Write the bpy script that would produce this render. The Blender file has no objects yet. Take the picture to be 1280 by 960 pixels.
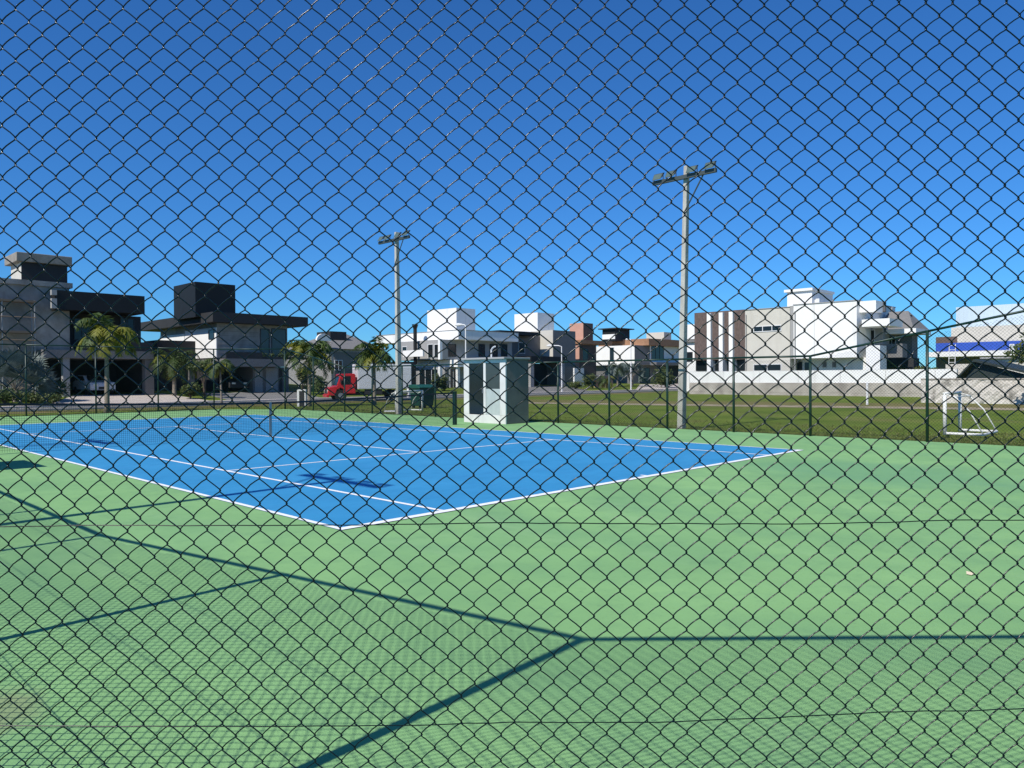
import bpy, math, random
from math import sin, cos, pi, radians
from mathutils import Vector, Matrix
random.seed(7)
scene = bpy.context.scene
# ------------------------------------------------------------------ camera
F, PITCH, ROLL, YAW = 939.0, 0.0087, -0.0053, 0.7972
CAM = Vector((-4.1575, -6.452, 1.52))
_c, _s = cos(YAW), sin(YAW); _cp, _sp = cos(PITCH), sin(PITCH); _cr, _sr = cos(ROLL), sin(ROLL)
XR = Vector((_c, -_s, 0)); FW = Vector((_s, _c, 0)); UPZ = Vector((0, 0, 1))
C_F = FW * _cp - UPZ * _sp; C_Y = FW * _sp + UPZ * _cp
C_R = XR * _cr + C_Y * _sr; C_U = XR * (-_sr) + C_Y * _cr
cam_data = bpy.data.cameras.new("camera"); cam = bpy.data.objects.new("camera", cam_data)
scene.collection.objects.link(cam); scene.camera = cam
cam_data.sensor_width = 36; cam_data.lens = 36 * F / 1280; cam_data.clip_start = 0.05; cam_data.clip_end = 6000
M4 = Matrix((C_R, C_U, -C_F)).transposed().to_4x4(); M4.translation = CAM
cam.matrix_world = M4
# ------------------------------------------------------------------ light
SUN_EL = 45.5; SUN_DIR = Vector((-0.998, -0.0645, 0)).normalized()      # horizontal direction towards the sun
world = bpy.data.worlds.new("World"); scene.world = world; world.use_nodes = True
wn = world.node_tree; wn.nodes.clear()
sky = wn.nodes.new("ShaderNodeTexSky"); sky.sky_type = 'NISHITA'; sky.sun_disc = False
sky.sun_elevation = radians(SUN_EL); sky.sun_rotation = math.atan2(SUN_DIR.x, SUN_DIR.y)
sky.air_density = 1.0; sky.dust_density = 0.0; sky.ozone_density = 3.2; sky.altitude = 0
gam = wn.nodes.new("ShaderNodeMix"); gam.data_type = 'RGBA'; gam.blend_type = 'MULTIPLY'; gam.inputs['Factor'].default_value = 1.0; gam.inputs['B'].default_value = (0.225, 0.60, 1.04, 1)
bg = wn.nodes.new("ShaderNodeBackground"); bg.inputs[1].default_value = 0.122
wo = wn.nodes.new("ShaderNodeOutputWorld")
wn.links.new(sky.outputs[0], gam.inputs['A']); wn.links.new(gam.outputs['Result'], bg.inputs[0]); wn.links.new(bg.outputs[0], wo.inputs[0])
sd = bpy.data.lights.new("sun", 'SUN'); sd.energy = 5.0; sd.angle = radians(0.53); sd.color = (1, 0.955, 0.88)
sun = bpy.data.objects.new("sun", sd); scene.collection.objects.link(sun)
sv = Vector((SUN_DIR.x * cos(radians(SUN_EL)), SUN_DIR.y * cos(radians(SUN_EL)), sin(radians(SUN_EL))))
sun.rotation_euler = sv.to_track_quat('Z', 'Y').to_euler()
scene.view_settings.view_transform = 'Standard'; scene.view_settings.look = 'None'
scene.view_settings.exposure = 0.0; scene.view_settings.gamma = 1.0; scene.view_settings.use_curve_mapping = False
scene.render.engine = 'CYCLES'

# ------------------------------------------------------------------ photo rays (1280x960 pixels) meeting real planes
def ray(px, py):
    return (C_R * ((px - 640) / F) + C_U * ((480 - py) / F) + C_F)
def G(px, py, z=0.0):
    d = ray(px, py); t = (z - CAM.z) / d.z; return CAM + d * t
def FX(px, py, X):
    d = ray(px, py); t = (X - CAM.x) / d.x; return CAM + d * t
def FY(px, py, Y):
    d = ray(px, py); t = (Y - CAM.y) / d.y; return CAM + d * t
def AT(px, py, Z):
    d = ray(px, py); t = Z / (d.dot(FW)); return CAM + d * t

# ------------------------------------------------------------------ mesh builder
class MB:
    def __init__(s): s.v = []; s.f = []; s.m = []
    def add(s, vs, fs, mi=0):
        n = len(s.v); s.v += [tuple(v) for v in vs]; s.f += [tuple(i + n for i in f) for f in fs]; s.m += [mi] * len(fs)
    def box(s, x0, y0, z0, x1, y1, z1, mi=0):
        x0, x1 = min(x0, x1), max(x0, x1); y0, y1 = min(y0, y1), max(y0, y1); z0, z1 = min(z0, z1), max(z0, z1)
        s.add([(x0,y0,z0),(x1,y0,z0),(x1,y1,z0),(x0,y1,z0),(x0,y0,z1),(x1,y0,z1),(x1,y1,z1),(x0,y1,z1)],
              [(0,3,2,1),(4,5,6,7),(0,1,5,4),(1,2,6,5),(2,3,7,6),(3,0,4,7)], mi); return s
    def tube(s, pts, r, n=6, caps=True, mi=0):
        pts = [Vector(p) for p in pts]; rs = r if isinstance(r, (list, tuple)) else [r] * len(pts)
        b = len(s.v); t0 = (pts[1] - pts[0]).normalized()
        a = t0.orthogonal().normalized()
        for i, p in enumerate(pts):
            t = (pts[min(i+1, len(pts)-1)] - pts[max(i-1, 0)]).normalized()
            a = (a - t * a.dot(t)); a = a.normalized() if a.length > 1e-6 else t.orthogonal().normalized()
            c = t.cross(a)
            for k in range(n):
                an = 2 * pi * k / n; s.v.append(tuple(p + (a * cos(an) + c * sin(an)) * rs[i]))
        for i in range(len(pts) - 1):
            for k in range(n):
                k2 = (k + 1) % n; s.f.append((b+i*n+k, b+i*n+k2, b+(i+1)*n+k2, b+(i+1)*n+k)); s.m.append(mi)
        if caps:
            s.f.append(tuple(b + k for k in range(n))[::-1]); s.m.append(mi)
            e = b + (len(pts) - 1) * n; s.f.append(tuple(e + k for k in range(n))); s.m.append(mi)
        return s
    def beam(s, p, q, w, h, mi=0):
        p, q = Vector(p), Vector(q); t = (q - p).normalized()
        u = t.cross(Vector((0, 0, 1)));  u = u.normalized() if u.length > 1e-4 else Vector((1, 0, 0)); v = u.cross(t).normalized()
        vs = []
        for e in (p, q):
            for a, c in ((-1,-1),(1,-1),(1,1),(-1,1)): vs.append(e + u * (a*w/2) + v * (c*h/2))
        s.add(vs, [(0,1,2,3)[::-1],(4,5,6,7),(0,1,5,4),(1,2,6,5),(2,3,7,6),(3,0,4,7)], mi); return s
    def prism(s, poly, axis, a0, a1, mi=0):
        """poly: 2-D outline in the other two axes, extruded along axis from a0 to a1"""
        n = len(poly); vs = []
        for a in (a0, a1):
            for (p, q) in poly:
                vs.append((a, p, q) if axis == 0 else (p, a, q) if axis == 1 else (p, q, a))
        fs = [tuple(range(n))[::-1], tuple(range(n, 2*n))] + [(i, (i+1) % n, n + (i+1) % n, n + i) for i in range(n)]
        s.add(vs, fs, mi); return s
    def build(s, name, mats, parent=None, smooth=False, off=None, bevel=0):
        me = bpy.data.meshes.new(name); o_ = Vector(off) if off is not None else (parent_origin(parent) if parent else Vector((0,0,0)))
        me.from_pydata([tuple(Vector(v) - o_) for v in s.v], [], s.f)
        for m in (mats if isinstance(mats, (list, tuple)) else [mats]): me.materials.append(m)
        me.polygons.foreach_set('material_index', s.m)
        if smooth: me.polygons.foreach_set('use_smooth', [True] * len(me.polygons))
        me.validate(); me.update()
        import bmesh
        bm = bmesh.new(); bm.from_mesh(me)
        if len(bm.faces) < 4000: bmesh.ops.recalc_face_normals(bm, faces=bm.faces)
        bm.to_mesh(me); bm.free()
        o = bpy.data.objects.new(name, me); scene.collection.objects.link(o)
        if parent: o.parent = parent
        if bevel:
            b = o.modifiers.new('bevel', 'BEVEL'); b.width = bevel; b.segments = 2; b.limit_method = 'ANGLE'
        return o
def parent_origin(p):
    v = Vector((0, 0, 0))
    while p is not None: v += p.location; p = p.parent
    return v
def thing(name, label, cat, loc=(0, 0, 0), group=None):
    o = bpy.data.objects.new(name, None); scene.collection.objects.link(o); o.location = loc; o.empty_display_size = .2
    o['label'] = label; o['category'] = cat
    if group: o['group'] = group
    return o
def tag(o, label, cat, group=None):
    o['label'] = label; o['category'] = cat
    if group: o['group'] = group
    return o
def struct(o, kind='structure'): o['kind'] = kind; return o
def copy_tree(o, parent=None):
    c = o.copy(); scene.collection.objects.link(c); c.parent = parent
    for ch in [x for x in o.children]: copy_tree(ch, c)
    return c
def copy_thing(o, loc, rot, label, sc=None):
    c = copy_tree(o); c.location = loc; c.rotation_euler = (0, 0, rot); c['label'] = label
    if sc: c.scale = (sc, sc, sc)
    return c

# ------------------------------------------------------------------ materials
def mat(name, col, rough=0.8, var=0.12, scale=3.0, col2=None, metal=0.0, bump=0.0, bscale=None, spec=0.4, stain=None, stretch=None, detail=6, trans=0):
    m = bpy.data.materials.new(name); m.use_nodes = True; nt = m.node_tree; N = nt.nodes; L = nt.links
    b = N['Principled BSDF']; b.inputs['Roughness'].default_value = rough; b.inputs['Metallic'].default_value = metal
    b.inputs['Specular IOR Level'].default_value = spec
    tc = N.new('ShaderNodeTexCoord'); mp = N.new('ShaderNodeMapping'); L.new(tc.outputs['Object'], mp.inputs[0])
    if stretch: mp.inputs['Scale'].default_value = stretch
    nz = N.new('ShaderNodeTexNoise'); nz.inputs['Scale'].default_value = scale; nz.inputs['Detail'].default_value = detail; nz.inputs['Roughness'].default_value = .65
    L.new(mp.outputs[0], nz.inputs['Vector'])
    r = N.new('ShaderNodeValToRGB'); r.color_ramp.elements[0].position = .3; r.color_ramp.elements[1].position = .7
    c2 = col2 if col2 else tuple(min(1, x * (1 + var)) for x in col)
    c1 = col if col2 else tuple(x * (1 - var) for x in col)
    r.color_ramp.elements[0].color = (*c1, 1); r.color_ramp.elements[1].color = (*c2, 1)
    L.new(nz.outputs[0], r.inputs[0]); out = r.outputs[0]
    if stain:
        scol, sscale, lo, hi, amt, sst = stain
        mp2 = N.new('ShaderNodeMapping'); L.new(tc.outputs['Object'], mp2.inputs[0]); mp2.inputs['Scale'].default_value = sst
        n2 = N.new('ShaderNodeTexNoise'); n2.inputs['Scale'].default_value = sscale; n2.inputs['Detail'].default_value = 8; L.new(mp2.outputs[0], n2.inputs['Vector'])
        mr = N.new('ShaderNodeMapRange'); mr.inputs[1].default_value = lo; mr.inputs[2].default_value = hi; mr.inputs[4].default_value = amt; L.new(n2.outputs[0], mr.inputs[0])
        mx = N.new('ShaderNodeMix'); mx.data_type = 'RGBA'; L.new(mr.outputs[0], mx.inputs['Factor']); L.new(out, mx.inputs['A']); mx.inputs['B'].default_value = (*scol, 1); out = mx.outputs['Result']
    L.new(out, b.inputs['Base Color'])
    if bump:
        nb = N.new('ShaderNodeTexNoise'); nb.inputs['Scale'].default_value = bscale or scale * 8; nb.inputs['Detail'].default_value = 5; L.new(mp.outputs[0], nb.inputs['Vector'])
        bp = N.new('ShaderNodeBump'); bp.inputs['Strength'].default_value = bump; bp.inputs['Distance'].default_value = .02; L.new(nb.outputs[0], bp.inputs['Height']); L.new(bp.outputs[0], b.inputs['Normal'])
    if trans:
        tr = N.new('ShaderNodeBsdfTranslucent'); L.new(out, tr.inputs[0]); ms = N.new('ShaderNodeMixShader'); ms.inputs[0].default_value = trans
        L.new(b.outputs[0], ms.inputs[1]); L.new(tr.outputs[0], ms.inputs[2]); L.new(ms.outputs[0], N['Material Output'].inputs[0])
    return m
DIRT = lambda c, a=.6: (c, .35, .5, .75, a, (1, 1, 1))
m_kwall = mat('grey_cement_wall', (0.125, 0.115, 0.105), .9, scale=1.5, col2=(0.185, 0.17, 0.155), bump=.4)
m_kframe = mat('off_white_painted_frame', (0.56, 0.55, 0.52), .8, scale=2, col2=(0.66, 0.65, 0.62), stain=((0.32, 0.31, 0.28), 2.5, .55, .75, .5, (1.5, 1.5, .5)))
m_green = mat('court_green_acrylic', (0.196, 0.385, 0.150), .85, scale=.55, col2=(0.258, 0.475, 0.184), bump=.25, bscale=90, spec=.25,
              stain=((0.135, 0.30, 0.15), .9, .45, .8, .55, (1, .45, 1)))
m_blue = mat('court_blue_acrylic', (0.030, 0.238, 0.46), .8, scale=.8, col2=(0.044, 0.285, 0.53), bump=.2, bscale=90, spec=.25,
             stain=((0.05, 0.24, 0.5), 2.5, .55, .8, .4, (1, .3, 1)))
m_line = mat('court_line_white', (0.88, 0.88, 0.86), .7, var=.04, scale=8, stain=((0.45, 0.52, 0.5), 5, .55, .8, .35, (1, 1, 1)))
m_grass = mat('mown_grass', (0.080, 0.128, 0.014), .95, scale=.35, col2=(0.155, 0.200, 0.032), bump=1.0, bscale=9, spec=.1,
              stain=((0.19, 0.155, 0.065), .22, .52, .74, .75, (1, 1, 1)), detail=12)
m_grass2 = mat('dry_verge_grass', (0.13, 0.135, 0.035), .95, scale=.6, col2=(0.21, 0.175, 0.075), bump=1.0, bscale=9, spec=.1, detail=12)
m_sand = mat('bare_sandy_soil', (0.30, 0.235, 0.15), .95, scale=2, col2=(0.4, 0.33, 0.22), bump=.5, stain=((0.11, .12, .04), 1.2, .5, .62, .8, (1, 1, 1)))
m_asph = mat('worn_light_asphalt', (0.17, 0.165, 0.155), .92, scale=1.2, col2=(0.24, 0.23, 0.215), bump=.4, bscale=30)
m_conc = mat('concrete_paving', (0.44, 0.38, 0.33), .9, scale=1.0, col2=(0.60, 0.53, 0.46), bump=.3)
m_kerb = mat('kerb_concrete', (0.42, 0.41, 0.38), .9, scale=2)
m_wire = mat('green_pvc_wire', (0.003, 0.010, 0.012), .22, var=.2, scale=30, spec=.28)
m_post = mat('green_painted_steel', (0.006, 0.030, 0.021), .4, var=.15, scale=6, spec=.4)
m_netmesh = mat('black_net_cord', (0.012, 0.013, 0.014), .8)
m_tape = mat('dark_net_band', (0.02, 0.022, 0.025), .8)
m_strap = mat('grey_strap', (0.22, 0.25, 0.23), .7)
m_pole = mat('cast_concrete_pole', (0.38, 0.36, 0.31), .9, scale=2.5, col2=(0.52, 0.49, 0.43), bump=.4, stain=((0.18, .16, .13), 1.5, .5, .7, .5, (3, 3, .4)))
m_lampm = mat('grey_floodlight_housing', (0.07, 0.085, 0.08), .5, metal=.3)
m_lens = mat('floodlight_glass', (0.10, 0.14, 0.115), .15, spec=.8)
m_white = mat('white_render', (0.80, 0.79, 0.76), .85, var=.03, scale=.7, stain=((0.48, 0.46, 0.42), .8, .58, .8, .45, (2, 2, .35)))
m_beige = mat('pale_beige_render', (0.56, 0.53, 0.46), .85, var=.05, scale=.7, stain=((0.42, 0.39, 0.33), .8, .55, .8, .45, (2, 2, .35)))
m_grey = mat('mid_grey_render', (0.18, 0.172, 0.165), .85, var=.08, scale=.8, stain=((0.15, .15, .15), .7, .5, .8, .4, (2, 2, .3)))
m_lgrey = mat('light_grey_render', (0.33, 0.325, 0.315), .85, var=.06, scale=.8)
m_dgrey = mat('charcoal_render', (0.028, 0.028, 0.029), .75, var=.12, scale=.8)
m_black = mat('black_cladding', (0.009, 0.0095, 0.010), .6, var=.15, scale=1)
m_rawc = mat('raw_cement_render', (0.20, 0.19, 0.175), .95, scale=1.8, col2=(0.37, 0.35, 0.325), bump=.5, stain=((0.12, .115, .11), .5, .5, .75, .6, (1, 1, .6)))
m_brown = mat('brown_textured_cladding', (0.085, 0.062, 0.055), .9, scale=6, col2=(0.16, 0.115, 0.10), bump=.6, bscale=14, stretch=(1, 1, .6))
m_brick = mat('brown_fascia', (0.26, 0.135, 0.075), .85, scale=3, col2=(0.36, 0.2, 0.115))
m_dbrown = mat('dark_brown_render', (0.12, 0.082, 0.066), .85, scale=2)
m_pink = mat('salmon_render', (0.52, 0.29, 0.22), .85, var=.08, scale=1)
m_wood = mat('weathered_scaffold_board', (0.22, 0.16, 0.11), .9, scale=4, stretch=(1, 1, 6))
m_tile = mat('grey_roof_tile', (0.15, 0.15, 0.145), .85, scale=6, col2=(0.22, 0.21, 0.2), bump=.6, bscale=10)
m_glass = mat('dark_window_glass', (0.012, 0.016, 0.018), .12, var=.3, scale=.8, spec=.45)
m_glassl = mat('tinted_pale_glass', (0.05, 0.065, 0.066), .12, var=.2, scale=.8, spec=.5)
m_frame = mat('white_window_frame', (0.7, 0.7, 0.69), .5, var=.03)
m_dframe = mat('dark_window_frame', (0.03, 0.03, 0.032), .4)
m_dark = mat('painted_shade_dark', (0.035, 0.035, 0.038), .9)  # near-black colour stands in for shade inside carports, garages and recesses
m_frost = mat('frosted_panel', (0.40, 0.44, 0.42), .4, var=.1, scale=4)
m_stone = mat('rough_whitewashed_stone', (0.45, 0.41, 0.35), .95, scale=14, col2=(0.70, 0.66, 0.60), bump=1.0, bscale=12, stain=((0.12, 0.11, 0.09), 2.2, .54, .68, .7, (1, 1, .6)), detail=10)
m_stainc = mat('stained_plinth_concrete', (0.30, 0.27, 0.23), .95, scale=1.4, col2=(0.48, 0.44, 0.38), bump=.5, stain=((0.16, 0.14, 0.12), .8, .5, .7, .6, (1, 1, .7)))
m_tent = mat('dark_shed_sheet', (0.022, 0.032, 0.028), .6, var=.2, scale=2)
m_bluep = mat('blue_painted_band', (0.022, 0.075, 0.38), .6, var=.1)
m_metal = mat('pale_corrugated_metal', (0.50, 0.60, 0.66), .5, var=.06, scale=1.2, stretch=(1, 6, .2))
m_red = mat('red_truck_paint', (0.55, 0.018, 0.022), .3, var=.08, spec=.6)
m_box = mat('white_truck_box', (0.62, 0.63, 0.65), .5, var=.04, scale=.8)
m_tyre = mat('tyre_rubber', (0.018, 0.018, 0.018), .85)
m_rim = mat('steel_wheel_rim', (0.35, 0.35, 0.35), .4, metal=.6)
m_chas = mat('dark_chassis', (0.03, 0.03, 0.032), .7)
m_head = mat('headlight_glass', (0.75, 0.72, 0.62), .1, spec=.9)
m_bin = mat('green_bin_plastic', (0.008, 0.05, 0.035), .5, var=.1)
m_binl = mat('green_bin_lid', (0.014, 0.09, 0.065), .5, var=.1)
m_car = mat('white_car_paint', (0.6, 0.61, 0.63), .25, var=.03, spec=.6)
m_goal = mat('white_goal_paint', (0.72, 0.72, 0.68), .6, var=.08, scale=9)
m_bark = mat('palm_trunk_bark', (0.20, 0.165, 0.13), .95, scale=4, col2=(0.32, 0.27, 0.21), bump=.7, stretch=(1, 1, 5))
m_trunk = mat('tree_bark', (0.12, 0.09, 0.065), .95, scale=8, bump=.6)
m_frond = mat('palm_frond', (0.045, 0.085, 0.018), .6, scale=2.5, col2=(0.095, 0.135, 0.030), trans=.3)
m_frondy = mat('yellowing_palm_frond', (0.13, 0.165, 0.015), .6, scale=2, col2=(0.29, 0.27, 0.03), trans=.35)
m_silver = mat('silver_fan_leaf', (0.07, 0.10, 0.085), .55, scale=3, col2=(0.19, 0.235, 0.21), trans=.15)
m_leaf = mat('broad_leaf', (0.035, 0.065, 0.014), .6, scale=3, col2=(0.085, 0.125, 0.03), trans=.25)
m_leafl = mat('light_leaf', (0.08, 0.10, 0.02), .6, scale=3, col2=(0.15, 0.16, 0.045), trans=.25)
m_paper = mat('pale_dry_leaf', (0.62, 0.52, 0.38), .8)

# soil stain near the fence foot (a patch with a shape of its own)
def add_patch(m, centre, size, col, amt):
    nt = m.node_tree; N = nt.nodes; L = nt.links; b = N['Principled BSDF']; src = b.inputs['Base Color'].links[0].from_socket
    tc = N.new('ShaderNodeTexCoord'); mp = N.new('ShaderNodeMapping'); mp.vector_type = 'POINT'
    mp.inputs['Location'].default_value = (-centre[0] / size[0], -centre[1] / size[1], 0); mp.inputs['Scale'].default_value = (1 / size[0], 1 / size[1], 0)
    L.new(tc.outputs['Object'], mp.inputs[0])
    nz = N.new('ShaderNodeTexNoise'); nz.inputs['Scale'].default_value = 1.6; nz.inputs['Detail'].default_value = 7; L.new(mp.outputs[0], nz.inputs['Vector'])
    ln = N.new('ShaderNodeVectorMath'); ln.operation = 'LENGTH'; L.new(mp.outputs[0], ln.inputs[0])
    ad = N.new('ShaderNodeMath'); ad.operation = 'ADD'; L.new(ln.outputs['Value'], ad.inputs[0]); L.new(nz.outputs[0], ad.inputs[1])
    mr = N.new('ShaderNodeMapRange'); mr.inputs[1].default_value = 1.0; mr.inputs[2].default_value = 1.6; mr.inputs[3].default_value = amt; mr.inputs[4].default_value = 0; L.new(ad.outputs[0], mr.inputs[0])
    mx = N.new('ShaderNodeMix'); mx.data_type = 'RGBA'; L.new(mr.outputs[0], mx.inputs['Factor']); L.new(src, mx.inputs['A']); mx.inputs['B'].default_value = (*col, 1)
    L.new(mx.outputs['Result'], b.inputs['Base Color'])
add_patch(m_green, (-3.35, -2.35), (0.22, 0.3), (0.26, 0.19, 0.13), .42)
def speckle(m, scale, lo, hi, col, amt, stretch=(1, 1, 1)):
    nt = m.node_tree; N = nt.nodes; L = nt.links; b = N['Principled BSDF']; src = b.inputs['Base Color'].links[0].from_socket
    tc = N.new('ShaderNodeTexCoord'); mp = N.new('ShaderNodeMapping'); mp.inputs['Scale'].default_value = stretch; L.new(tc.outputs['Object'], mp.inputs[0])
    nz = N.new('ShaderNodeTexNoise'); nz.inputs['Scale'].default_value = scale; nz.inputs['Detail'].default_value = 10; nz.inputs['Roughness'].default_value = .7; L.new(mp.outputs[0], nz.inputs['Vector'])
    mr = N.new('ShaderNodeMapRange'); mr.inputs[1].default_value = lo; mr.inputs[2].default_value = hi; mr.inputs[3].default_value = 0; mr.inputs[4].default_value = amt; L.new(nz.outputs[0], mr.inputs[0])
    mx = N.new('ShaderNodeMix'); mx.data_type = 'RGBA'; L.new(mr.outputs[0], mx.inputs['Factor']); L.new(src, mx.inputs['A']); mx.inputs['B'].default_value = (*col, 1)
    L.new(mx.outputs['Result'], b.inputs['Base Color'])
speckle(m_green, 3.2, .5, .75, (0.13, 0.27, 0.13), .45)
speckle(m_green, 28, .58, .72, (0.09, 0.17, 0.09), .5)
speckle(m_green, 1.1, .55, .8, (0.30, 0.47, 0.24), .5, (1, .3, 1))
speckle(m_blue, 4.5, .5, .75, (0.02, 0.15, 0.34), .4, (.4, 1, 1))
speckle(m_blue, 30, .6, .72, (0.10, 0.28, 0.45), .4)
speckle(m_line, 9, .55, .7, (0.35, 0.42, 0.42), .5)
add_patch(m_green, (8.2, -2.2), (1.6, 2.6), (0.125, 0.30, 0.16), .5)

# ------------------------------------------------------------------ ground
def sheet(name, pts, m, kind='structure', z=None):
    b = MB(); b.add([(p[0], p[1], p[2] if z is None else z) for p in pts], [tuple(range(len(pts)))])
    o = b.build(name, m); struct(o, kind)
    if o.data.polygons[0].normal.z < 0: o.data.flip_normals()
    return o
sheet('grass_ground', [(-3000,-3000,0),(3000,-3000,0),(3000,3000,0),(-3000,3000,0)], m_grass, z=-0.045)
X0, X1, YA, YB = -3.712, 14.67, -3.897, 27.71; YS, YN = -6.46, 30.23; XA, XB = -1.20, 12.20
e = .16
oct_ = [(XA, YS-e), (XB, YS-e), (X1+e, YA), (X1+e, YB), (XB, YN+e), (XA, YN+e), (X0-e, YB), (X0-e, YA)]
sl = MB(); sl.prism(oct_, 2, -.2, 0); struct(sl.build('court_surround', m_green))
W_, LN = 10.97, 23.62
sheet('court_playing_surface', [(0,0),(W_,0),(W_,LN),(0,LN)], m_blue, z=.004)
AL, SV, HF = 1.40, 6.24, LN/2
ln = MB()
def L_(x0, y0, x1, y1): ln.add([(x0,y0,.008),(x1,y0,.008),(x1,y1,.008),(x0,y1,.008)], [(0,1,2,3)])
w = .065
L_(0,0,W_,.11); L_(0,LN-.11,W_,LN)
L_(0,.11,w,LN-.11); L_(W_-w,.11,W_,LN-.11); L_(AL-w/2,.11,AL+w/2,LN-.11); L_(W_-AL-w/2,.11,W_-AL+w/2,LN-.11)
for yy in (HF-SV, HF+SV): L_(AL+w/2, yy-w/2, W_/2-w/2, yy+w/2); L_(W_/2+w/2, yy-w/2, W_-AL-w/2, yy+w/2)
L_(W_/2-w/2, HF-SV-w/2, W_/2+w/2, HF+SV+w/2); L_(W_/2-w/2, .11, W_/2+w/2, .21); L_(W_/2-w/2, LN-.21, W_/2+w/2, LN-.11)
struct(ln.build('court_lines', m_line))
# road along the far side, verge, pavement and front yards (they rise gently to the houses)
def yz(y): return .04 + max(0, y - 44.2) * .042
sheet('asphalt_road', [(-60,37.2),(150,37.2),(150,42.6),(-60,42.6)], m_asph, z=-.035)
kb = MB(); kb.box(-60,37.05,-.1,150,37.2,.05); kb.box(-60,42.6,-.1,150,42.75,.05); struct(kb.build('road_kerbs', m_kerb))
sheet('pavement', [(-60,42.75),(150,42.75),(150,44.2),(-60,44.2)], m_conc, z=.045)
sheet('near_verge', [(-60,34.0),(60,34.0),(60,37.05),(-60,37.05)], m_grass2, z=-.04)
sheet('front_yards', [(-60,44.2,.04),(150,44.2,.04),(150,75,yz(75)),(-60,75,yz(75))], m_grass)
def drive(px0, px1, nm, m, y1, px2=None, px3=None):
    a = FY(px0, 500, 44.2).x; b_ = FY(px1, 500, 44.2).x; c = FY(px3 or px1, 490, y1).x; d = FY(px2 or px0, 490, y1).x
    sheet(nm, [(a, 44.2, yz(44.2)+.008), (b_, 44.2, yz(44.2)+.008), (c, y1, yz(y1)+.008), (d, y1, yz(y1)+.008)], m)
drive(60, 262, 'driveway', m_conc, 53, 92, 205)
drive(285, 402, 'driveway', m_asph, 53, 250, 365)
drive(640, 735, 'driveway', m_asph, 54, 655, 708)
drive(795, 870, 'driveway', m_conc, 54, 800, 860)
a, b_ = G(640, 504, -.03), G(1290, 513, -.03); a2, b2 = G(640, 502.6, -.03), G(1290, 510, -.03)
sheet('bare_soil_strip', [a, b_, b2, a2], m_sand, z=-.036)
a3, b3 = G(640, 499, -.03), G(1330, 506, -.03)
sheet('dry_grass_strip', [a2, b2, b3, a3], m_grass2, z=-.039)

# ------------------------------------------------------------------ chain-link fence
PW, PH = 0.0746, 0.0729
def warp(x, z, a):
    return (a*(sin(x*3.1+z*1.7)+.6*sin(x*7.3-z*5.1+1)+.35*sin(x*17+z*13)), 2.2*a*(sin(x*2.3+1.3*z+2)+.5*sin(x*6.1+z*4.7)), a*(sin(x*2.7-z*2.9+.5)+.5*sin(x*8.9+z*6.3)+.3*sin(x*21-z*11)))
def link_mesh(width, h0, h1, r, n, sub, amp, ph=(0, 0), z0=.04, jit=0):
    b = MB(); nc = int(width / (PW/2)) + 1; rnd = random.Random(5)
    for k in range(-1, nc):
        pts = []; xa = k * PW/2 + ph[0]
        if xa < .0 or xa + PW/2 > width: continue
        ht = h0 + (h1 - h0) * (xa + PW/4) / width - .03
        j0 = int((z0 - ph[1]) / (PH/2)) + 1; j1 = int((ht - ph[1]) / (PH/2))
        j = j0
        ja = rnd.uniform(-jit, jit)
        while j < j1:
            left = ((j - k) % 2 == 0)
            for q in range(sub):
                s_ = (0, .07, .17, .38, .66, .88)[q] if sub > 1 else 0
                u_ = min(1, max(0, (s_ - .05) / .90)) if sub > 1 else s_; t = u_ if left else 1 - u_
                if sub > 1: t = t ** (1.20 if left else 1.08)
                x = xa + t * PW/2 + (2*t - 1) * r * .85
                side = 1 if left else -1
                y = side * r * (1.0 if 0 < q < sub else 0.0)
                z = ph[1] + (j + s_) * PH/2 + (.03 * PH * sin(pi*s_) if sub > 1 else 0)
                dx, dy, dz = warp(x, z, amp)
                jx, jz = rnd.uniform(-jit, jit), rnd.uniform(-jit, jit)
                pts.append((x+dx+jx, y+dy, z+dz+jz+ja))
            j += 1
        if len(pts) > 2: b.tube(pts, r, n, caps=False)
    return b
def fence_post(h, r=.033):
    b = MB(); b.tube([(0,0,-.1),(0,0,h)], r, 14); b.tube([(0,0,h),(0,0,h+.025)], [r*1.08, r*.6], 14); return b
fence_cache = {}
def cached(key, fn):
    if key not in fence_cache: fence_cache[key] = fn()
    return fence_cache[key]
def child_obj(name, mesh, parent, loc, rz):
    o = bpy.data.objects.new(name, mesh); scene.collection.objects.link(o); o.parent = parent; o.location = loc; o.rotation_euler = (0, 0, rz); return o
def tmp_mesh(b, name, m, smooth=True):
    o = b.build(name, m, smooth=smooth); me = o.data; bpy.data.objects.remove(o); return me
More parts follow.
